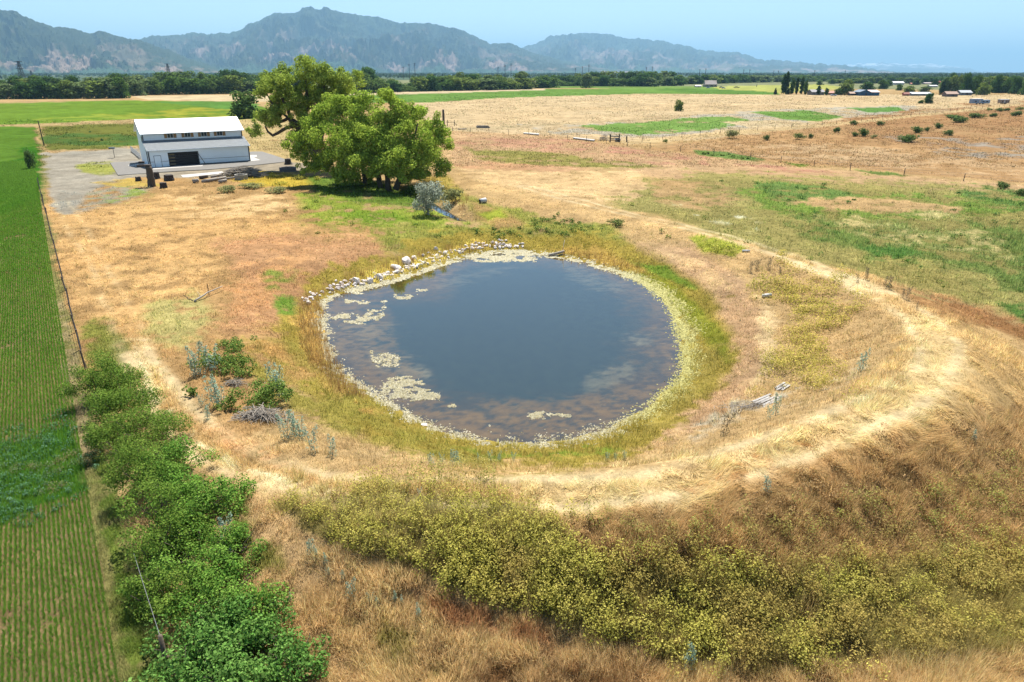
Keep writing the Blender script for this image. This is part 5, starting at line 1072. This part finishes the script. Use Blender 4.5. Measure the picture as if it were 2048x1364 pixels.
# ------------------------------------------------------------------ fences and poles
def post_fence(name, pts, spacing, hgt, r, lab, wires=3, mat=None, cat='fence', skip=None):
    q = [at1(a, b) for a, b in pts]; o = empty(name, q[0], lab, cat); o0 = q[0]; cum = 0; pos = []
    for a, b in zip(q[:-1], q[1:]):
        l = float(np.hypot(*(b-a)[:2])); k = max(1, int(l/spacing))
        for i in range(k): pos.append(a+(b-a)*i/k)
    pos.append(q[-1]); pm = MB().tube([(0, 0, -.1), (0, 0, 1)], [1, .85], 6).mesh('fence_post')
    tops = []
    for p in pos:
        z = float(height(np.array([p[0]]), np.array([p[1]]))[0]); c = link('fence_post', pm, o, mat or M_post); c.location = (p[0]-o0[0], p[1]-o0[1], z-o0[2]); hh = hgt*random.uniform(.92, 1.08); c.scale = (r, r, hh); c.rotation_euler = (random.gauss(0, .03), random.gauss(0, .03), 0); tops.append(Vector((p[0]-o0[0], p[1]-o0[1], z-o0[2]+hgt)))
    for k in range(wires):
        m = MB(); f = (.95, .6, .3)[k]; m.tube([t-Vector((0, 0, hgt*(1-f))) for t in tops], .010 if r < .1 else .012, 4, False); m.build('wire', M_wire, o)
post_fence('wire_fence', [(172,740),(78,372)], 3.9, 1.35, .06, 'old wire fence of close grey posts along the crop edge')
post_fence('wire_fence', [(905,262),(1100,275),(1300,297),(1500,318),(1700,341),(2060,374)], 7.0, 1.3, .07, 'thin post and wire fence across the right fields', 2)
post_fence('wire_fence', [(1240,288),(1400,271),(1700,246),(1900,224),(2048,209)], 9.0, 1.3, .07, 'distant post and wire fence along the field track', 2)
def hedge_post():
    p = at1(338, 1345); o = empty('fence_post', p, 'grey wooden fence post standing in the near hedge with a loose wire', 'post'); MB().tube([(0, 0, -.1), (0, 0, 1.45)], [.075, .065], 8).build('post', M_bark, o, True)
    q = at1(282, 1165); m = MB(); a = Vector((0, 0, 1.4)); b = Vector(q)-Vector(p)+Vector((0, 0, 1.3)); m.tube([a, a.lerp(b, .5)-Vector((0, 0, .1)), b], .008, 4, False); m.build('wire', plain('bright_wire', (150, 150, 150), .4), o)
hedge_post()
def post(px, by, ty, r, lab, mat=M_bark, extra=None, name='wooden_post'):
    p = at1(px, by); h = vpoint(px, ty, p[1]).z-p[2]; m = MB(); limb(m, [(0, 0, -.1), (0, 0, h*.5), (0, 0, h)], r, r*.85, 8, .01); return simple(name, m, mat, lab, 'post', None, True), p, h
o, p, h = post(887.5, 251, 219, .42, 'tall thick old wooden post right of the big cottonwood'); o.location = p
o, p, h = post(88, 291, 241, .13, 'leaning dark post with a rag on top at the far end of the left fence', M_stump); o.location = p
mm = MB(); mm.box((.1, 0, h-.5), (.5, .4, 1.0)); 
def hbrace():
    p = at1(895, 252); o = empty('fence_brace', p, 'small dark wooden fence brace beside the tall post', 'fence'); z = zdep(p[None])[0]; w = 14/F*z
    for x in (0, w): MB().tube([(x, 0, -.1), (x, 0, 2.0)], .11, 6).build('post', M_stump, o)
    MB().tube([(0, 0, 1.2), (w, 0, 1.2)], .07, 6).build('rail', M_stump, o); MB().tube([(w, 0, 1.2), (w+.8, 0, 0)], .06, 6).build('strut', M_stump, o)
hbrace()
def timber(px, py, l, n, lab, a=.0, mat=None, w=.3):
    p = at1(px, py); m = MB()
    for k in range(n): m.box((random.gauss(0, l*.06), (k % 3)*.35, .16+.26*(k//3)), (l*random.uniform(.75, 1), w, .24), random.gauss(0, .06))
    o = simple('timber_pile', m, mat or M_dead, lab, 'timber'); o.location = p; o.rotation_euler = (0, 0, a)
timber(966, 256, 4.6, 8, 'stack of grey timbers in the field right of the tall post', .05); timber(924, 259, 3.0, 2, 'few pale boards lying left of the timber stack', .15)
tag(sheet('concrete_trough', [(1047,264.5),(1078,266.5),(1078,268.5),(1047,266)], .35, M_conc, 'x'), 'pale concrete ditch piece lying in the weedy field, left one', 'concrete'); tag(sheet('concrete_trough', [(1148,274),(1190,279),(1188,280.5),(1146,275.5)], .35, M_conc, 'x'), 'long pale concrete ditch piece left of the cattle chute', 'concrete')
for o in COL.objects:
    if o.name.startswith('concrete_trough'): del o['kind']
def chute():
    p = at1(1222, 284); z = zdep(p[None])[0]; u = z/F; o = empty('cattle_chute', p, 'small dark timber cattle pen at the fence corner in the middle field', 'pen')
    for x in (-2, 16): MB().box((x*u, 0, .9), (.3, .3, 2.1)).build('post', M_stump, o)
    for zz in (.5, .95, 1.4): MB().box((7*u, 0, zz), (18*u, .08, .22)).build('rail', plain('grey_green_rail', (110, 124, 122), .8) if zz > 1 else M_stump, o)
    MB().box((31*u, 0, .8), (.25, .25, 1.7)).build('post', M_stump, o)
    m = MB(); m.tube([(9*u, .7, .5), (19*u, .9, .5)], .5, 12); tk = m.build('tank', M_plast, None, True); tk.location = p; tag(tk, 'pale water tank lying behind the cattle pen rails', 'tank')
chute()
brush(1208, 281, 2.0, .8, 1.6, 90, 'grey dead bush tangled against the left of the cattle pen', 1.2, .03, 1.5)
# power poles
def power_pole(px, ty, Y, lab, group, arm=True):
    t = vpoint(px, ty, Y); o = empty('power_pole', (t.x, t.y, 0), lab, 'power pole', group); h = t.z; r = max(.28, Y*.00042)
    MB().tube([(0, 0, -.2), (0, 0, h)], [r, r*.6], 6).build('pole', M_pole, o)
    if arm:
        for f in (.97, .90): MB().box((0, 0, h*f), (h*.16, r*.8, r*.8), .5).build('crossarm', M_pole, o)
for i, (px, ty, Y) in enumerate([(806,133,1900),(818,128,1500),(829,126,1300),(996,134,1900),(1010,130,1600),(1022,127,1350),(1151,136,2100),(1165,133,1800),(1178,129,1450),(1293,134,2000),(1305,133,1700),(1400,138,2100),(1412,137,1700),(1488,139,2200),(1500,139,1800),(1548,141,2200),(1557,141,1800),(1630,140.5,2000),(1691,141,2000)]):
    power_pole(px, ty, Y, ORD[i]+' tall pole from the left in the far power line', 'poles of the far power line')
power_pole(1979, 163, 610, 'pale leaning utility pole among the village trees', None); power_pole(1514, 168, 900, 'lone thin utility pole in the far green field', None)
def lattice(px, ty, Y, lab):
    t = vpoint(px, ty, Y); o = empty('lattice_tower', (t.x, t.y, 0), lab, 'power tower', 'lattice power towers'); h = t.z; r = .32; m = MB()
    cs = lambda z: 3.4*(1-z/h)+.7*(z/h)
    zs = [h*k/8 for k in range(9)]; C4 = [(-1, -1), (1, -1), (1, 1), (-1, 1)]
    for c in C4: m.tube([(c[0]*cs(z), c[1]*cs(z), z) for z in zs], r, 4)
    for i in range(8):
        for k in range(4):
            a, b = C4[k], C4[(k+1) % 4]; m.tube([(a[0]*cs(zs[i]), a[1]*cs(zs[i]), zs[i]), (b[0]*cs(zs[i+1]), b[1]*cs(zs[i+1]), zs[i+1])], r*.6, 3, False); m.tube([(b[0]*cs(zs[i]), b[1]*cs(zs[i]), zs[i]), (a[0]*cs(zs[i+1]), a[1]*cs(zs[i+1]), zs[i+1])], r*.6, 3, False)
    m.build('lattice', M_steel, o); 
    for f in (.72, .86, .98): MB().box((0, 0, h*f), (8, .5, .5), .4).build('crossarm', M_steel, o)
lattice(36, 122, 860, 'leftmost tall lattice power tower above the left wood'); lattice(61, 141, 1500, 'smaller fainter lattice tower right of the leftmost one'); lattice(334, 127, 1150, 'lattice power tower above the wood behind the barn')
# ------------------------------------------------------------------ farmhouses and village
def house(px0, px1, by, ty, wall, roof, lab, cat='house', name='farm_house', depth=None, rise=.42, yaw=0.0, door=True, hip=False, wins=2, gable_end=False):
    a, b = at1(px0, by), at1(px1, by); c = (a+b)/2; w = float(np.hypot(*(b-a)[:2])); hh = vpoint((px0+px1)/2, ty, c[1]).z-c[2]; hh = max(2.4, hh); d = depth or min(w*.75, 10); hw = hh*(1-rise)
    o = empty(name, c, lab, cat, None, yaw); o.location += Vector((0, d/2, 0))
    rm, wm = plain('roof_paint', roof, .6, .06), plain('wall_paint', wall, .8, .06)
    m = MB()
    if gable_end:
        pr = [(-w/2, 0), (w/2, 0), (w/2, hw), (0, hh-.12), (-w/2, hw)]; n = 5; m.add([(x, -d/2, z) for x, z in pr]+[(x, d/2, z) for x, z in pr], [tuple(range(n)), tuple(range(n, 2*n))]+[(i, (i+1) % n, n+(i+1) % n, n+i) for i in range(n)])
    else: 
        pr = [(-d/2, 0), (d/2, 0), (d/2, hw), (0, hh-.12), (-d/2, hw)]; n = 5; m.add([(-w/2, y, z) for y, z in pr]+[(w/2, y, z) for y, z in pr], [tuple(range(n)), tuple(range(n, 2*n))]+[(i, (i+1) % n, n+(i+1) % n, n+i) for i in range(n)])
    m.build('wall', wm, o); e = .5; r = MB()
    if hip: 
        t = .12; vs = [(-w/2-e, -d/2-e, hw-.1), (w/2+e, -d/2-e, hw-.1), (w/2+e, d/2+e, hw-.1), (-w/2-e, d/2+e, hw-.1), (-w*.18, 0, hh), (w*.18, 0, hh)]; r.add(vs, [(0, 1, 5, 4), (1, 2, 5), (2, 3, 4, 5), (3, 0, 4), (0, 3, 2, 1)])
    else:
        A_, B_ = (w, d) if gable_end else (d, w)
        for s in (-1, 1):
            y0, z0 = s*(A_/2+e), hw-e*(hh-hw)/(A_/2); q = [(y0, z0), (s*.002, hh), (s*.002, hh+.18), (y0, z0+.18)]; vs = []
            for x in (-B_/2-e, B_/2+e): vs += [((p_[0], x, p_[1]) if gable_end else (x, p_[0], p_[1])) for p_ in q]
            r.add(vs, [(0, 1, 2, 3), (7, 6, 5, 4)]+[(i, (i+1) % 4, 4+(i+1) % 4, 4+i) for i in range(4)])
    r.build('roof', rm, o)
    if door: MB().box((w*.1, -d/2-.03, min(1.05, hw*.45)), (min(1.2, w*.2), .08, min(2.1, hw*.9))).build('door', M_dark, o)
    for k in range(wins): MB().box((-w*.34+k*w*.68/max(1, wins-1) if wins > 1 else -w*.25, -d/2-.03, hw*.6), (min(1.4, w*.16), .08, min(1.1, hw*.35))).build('window', M_glass, o)
    return o
house(1410,1434,174,160.5,(176,160,150),(150,136,132),'grey hip-roofed farmhouse before the far tree belt',hip=True,rise=.6,wins=3); house(1391,1402,174.5,171.5,(200,190,180),(214,206,200),'small pale shed left of the hip-roofed farmhouse','shed','shed',wins=0)
house(1719,1740,191.5,180,(44,92,128),(70,100,126),'blue gabled shed left half, with dark doorway','shed','blue_shed',gable_end=True,rise=.35,wins=0,depth=11); house(1741,1758,191.5,180.5,(52,106,140),(244,214,204),'long blue shed with a pale pink roof','shed','blue_shed',rise=.35,wins=1,door=False,depth=12)
house(1700,1717,191,184,(90,84,84),(178,142,118),'low tan-roofed shed left of the blue shed','shed','shed',wins=1); house(1622,1648,190,179.5,(140,138,140),(150,146,148),'grey farmhouse right of the poplar row',wins=3,yaw=.1); house(1657,1673,189.5,184.5,(150,110,96),(196,130,106),'low house with reddish roof right of the grey farmhouse',wins=2); house(1676,1686,188,180,(150,100,90),(90,70,70),'tiny dark gabled hut beside the bright leafy tree','shed','shed',gable_end=True,wins=0)
house(1787,1808,169.5,163,(220,220,220),(246,246,246),'large bright white-roofed barn in the far village','barn','far_barn',wins=1); house(1822,1833,169.5,166,(190,170,160),(214,120,96),'small red-roofed house in the far village'); house(1869,1880,168.5,162,(190,84,64),(206,92,70),'bright red two-level building in the far village',wins=2,rise=.3); house(1850,1868,168.5,165.5,(180,160,150),(196,180,170),'long low pinkish building left of the red one','building','long_building'); house(1890,1904,170.5,166.5,(180,180,180),(240,240,240),'white-roofed house right of the pointed conifer'); house(1860,1875,174.5,171,(150,150,150),(206,206,204),'grey flat-pitched house left of the pointed conifer')
house(1824,1863,191.5,185.5,(120,140,150),(226,232,236),'long white-roofed shed in the village foreground','shed','long_shed',wins=3,depth=8); house(1808,1818,191.5,185,(170,78,56),(176,110,90),'small rust-red shed left of the long white shed','shed','shed',wins=0); house(1893,1915,193.5,183.5,(120,104,104),(184,150,128),'brown house with tan roof near the pointed conifer',wins=3); house(1921,1943,190.5,181,(130,140,150),(196,200,204),'blue-grey house with pale roof right of the brown one',wins=3); house(1949,1960,187.5,181.5,(150,150,156),(190,190,196),'small pale outbuilding beside the power pole','shed','shed'); house(1994,2018,186,174.5,(70,56,60),(84,66,70),'dark brown house half hidden in trees at right',wins=2); house(1908,1918,181,177,(160,150,140),(224,120,84),'house with bright orange roof behind the brown one'); house(1888,1906,181.5,177.5,(150,140,130),(206,204,200),'long pale-roofed house left of the orange roof')
def trailer(px0, px1, by, ty, body, lab, slide=True):
    a, b = at1(px0, by), at1(px1, by); c = (a+b)/2; w = float(np.hypot(*(b-a)[:2])); hh = vpoint((px0+px1)/2, ty, c[1]).z-c[2]; d = 3.0; o = empty('camper_trailer', c, lab, 'trailer'); bm_ = plain('trailer_paint', body, .5, .06)
    m = MB()
    if slide: m.box((-w*.2, 0, hh*.56), (w*.6, d, hh*.8)); m.box((w*.3, 0, hh*.48), (w*.4-.02, d*.98, hh*.64))
    else: m.box((0, 0, hh*.56), (w, d, hh*.8))
    m.build('body', bm_, o, False, .2)
    for k, x in enumerate((-.3, .12, .32)): MB().box((w*x, -d/2-.02, hh*.55), (w*.1, .06, hh*.2)).build('window', M_glass, o)
    MB().box((w*-.08, -d/2-.02, hh*.5), (.8, .06, hh*.55)).build('door', M_plast, o)
    MB().box((w*(-.2 if slide else 0), 0, hh*.985), (w*(.6 if slide else 1), d, .12)).build('roof', M_roof, o)
    for x in (-.05, .12):
        for s in (-1, 1): MB().tube([(w*x, s*d*.42, .4), (w*x, s*d*.5, .4)], .4, 10).build('wheel', M_black, o)
trailer(1940, 1976, 208.5, 197.5, (150,176,200), 'long pale blue camper trailer parked on the far right pasture'); trailer(1997, 2015, 207.5, 198.5, (170,150,130), 'small tan camper with a pale roof right of the blue one', False)
def car(px, by, col, lab, l=4.5):
    p = at1(px, by); o = empty('parked_car', p, lab, 'car'); cm = plain('car_paint', col, .35, .05); m = MB(); m.box((0, 0, .62), (l, 1.8, .62)); m.build('body', cm, o, False, .15)
    m = MB(); v = [(-l*.28, -.8, .92), (l*.22, -.8, .92), (l*.22, .8, .92), (-l*.28, .8, .92), (-l*.2, -.68, 1.45), (l*.1, -.68, 1.45), (l*.1, .68, 1.45), (-l*.2, .68, 1.45)]; m.add(v, [(0, 3, 2, 1), (4, 5, 6, 7), (0, 1, 5, 4), (1, 2, 6, 5), (2, 3, 7, 6), (3, 0, 4, 7)]); m.build('cabin', M_glass, o)
    for x in (-.3, .3):
        for s in (-1, 1): MB().tube([(l*x, s*.72, .34), (l*x, s*.94, .34)], .34, 10).build('wheel', M_black, o)
car(1442,175.5,(60,70,90),'dark car parked right of the farmhouse'); car(1447,177,(236,236,240),'white car in front of the dark parked car'); car(1416,176.5,(236,236,240),'white car parked before the farmhouse door'); car(1473,175.6,(60,60,64),'dark vehicle standing alone in the far green field',7); car(1667,192,(238,240,244),'white car before the red-roofed low house')
# ------------------------------------------------------------------ air, sky, sun, camera
m, nt, out = nodes('air_haze'); pv = N(nt, 'ShaderNodeVolumePrincipled')
pv.inputs['Density'].default_value = 6.2e-5; pv.inputs['Color'].default_value = (.36, .66, .92, 1); pv.inputs['Anisotropy'].default_value = .0
nt.links.new(pv.outputs[0], out.inputs['Volume'])
hb = MB().box((0, 0, (1500-4)/2), (124400, 124400, 1500+4)); hz = hb.build('haze', m); tag(hz, 'pale blue haze over the far plain and mountains', 'haze', None, 'stuff')
SAZ, SEL = math.radians(4), math.radians(61)
w = bpy.data.worlds.new('World'); SC.world = w; w.use_nodes = True; nt = w.node_tree; bg = nt.nodes['Background']
sky = nt.nodes.new('ShaderNodeTexSky'); sky.sky_type = 'NISHITA'; sky.sun_disc = False; sky.sun_elevation = SEL; sky.sun_rotation = SAZ
sky.altitude = 2200; sky.air_density = 1.0; sky.dust_density = .3; sky.ozone_density = .2
nt.links.new(sky.outputs[0], bg.inputs[0]); bg.inputs[1].default_value = .072
sl = bpy.data.lights.new('sun', 'SUN'); sl.energy = 5.0; sl.angle = math.radians(.5); sl.color = (1, .95, .87); so = bpy.data.objects.new('sun', sl); COL.objects.link(so)
sd_ = Vector((math.sin(SAZ)*math.cos(SEL), math.cos(SAZ)*math.cos(SEL), math.sin(SEL))); so.rotation_euler = sd_.to_track_quat('Z', 'Y').to_euler(); so.location = (40, 40, 80)
cam = bpy.data.cameras.new('camera'); cam.lens = 24; cam.sensor_width = 36; cam.sensor_fit = 'HORIZONTAL'; cam.clip_end = 150000; cam.clip_start = .5
co = bpy.data.objects.new('camera', cam); COL.objects.link(co); co.location = (0, 0, H); co.rotation_euler = (math.pi/2-PIT, 0, 0); SC.camera = co
SC.view_settings.view_transform = 'Standard'; SC.view_settings.look = 'None'; SC.view_settings.exposure = 1.27; SC.view_settings.gamma = 1
SC.render.engine = 'CYCLES'; SC.cycles.use_denoising = True; SC.cycles.max_bounces = 5; SC.cycles.diffuse_bounces = 2; SC.cycles.transmission_bounces = 2; SC.cycles.volume_bounces = 0
SC.cycles.use_adaptive_sampling = False; SC.render.use_persistent_data = False
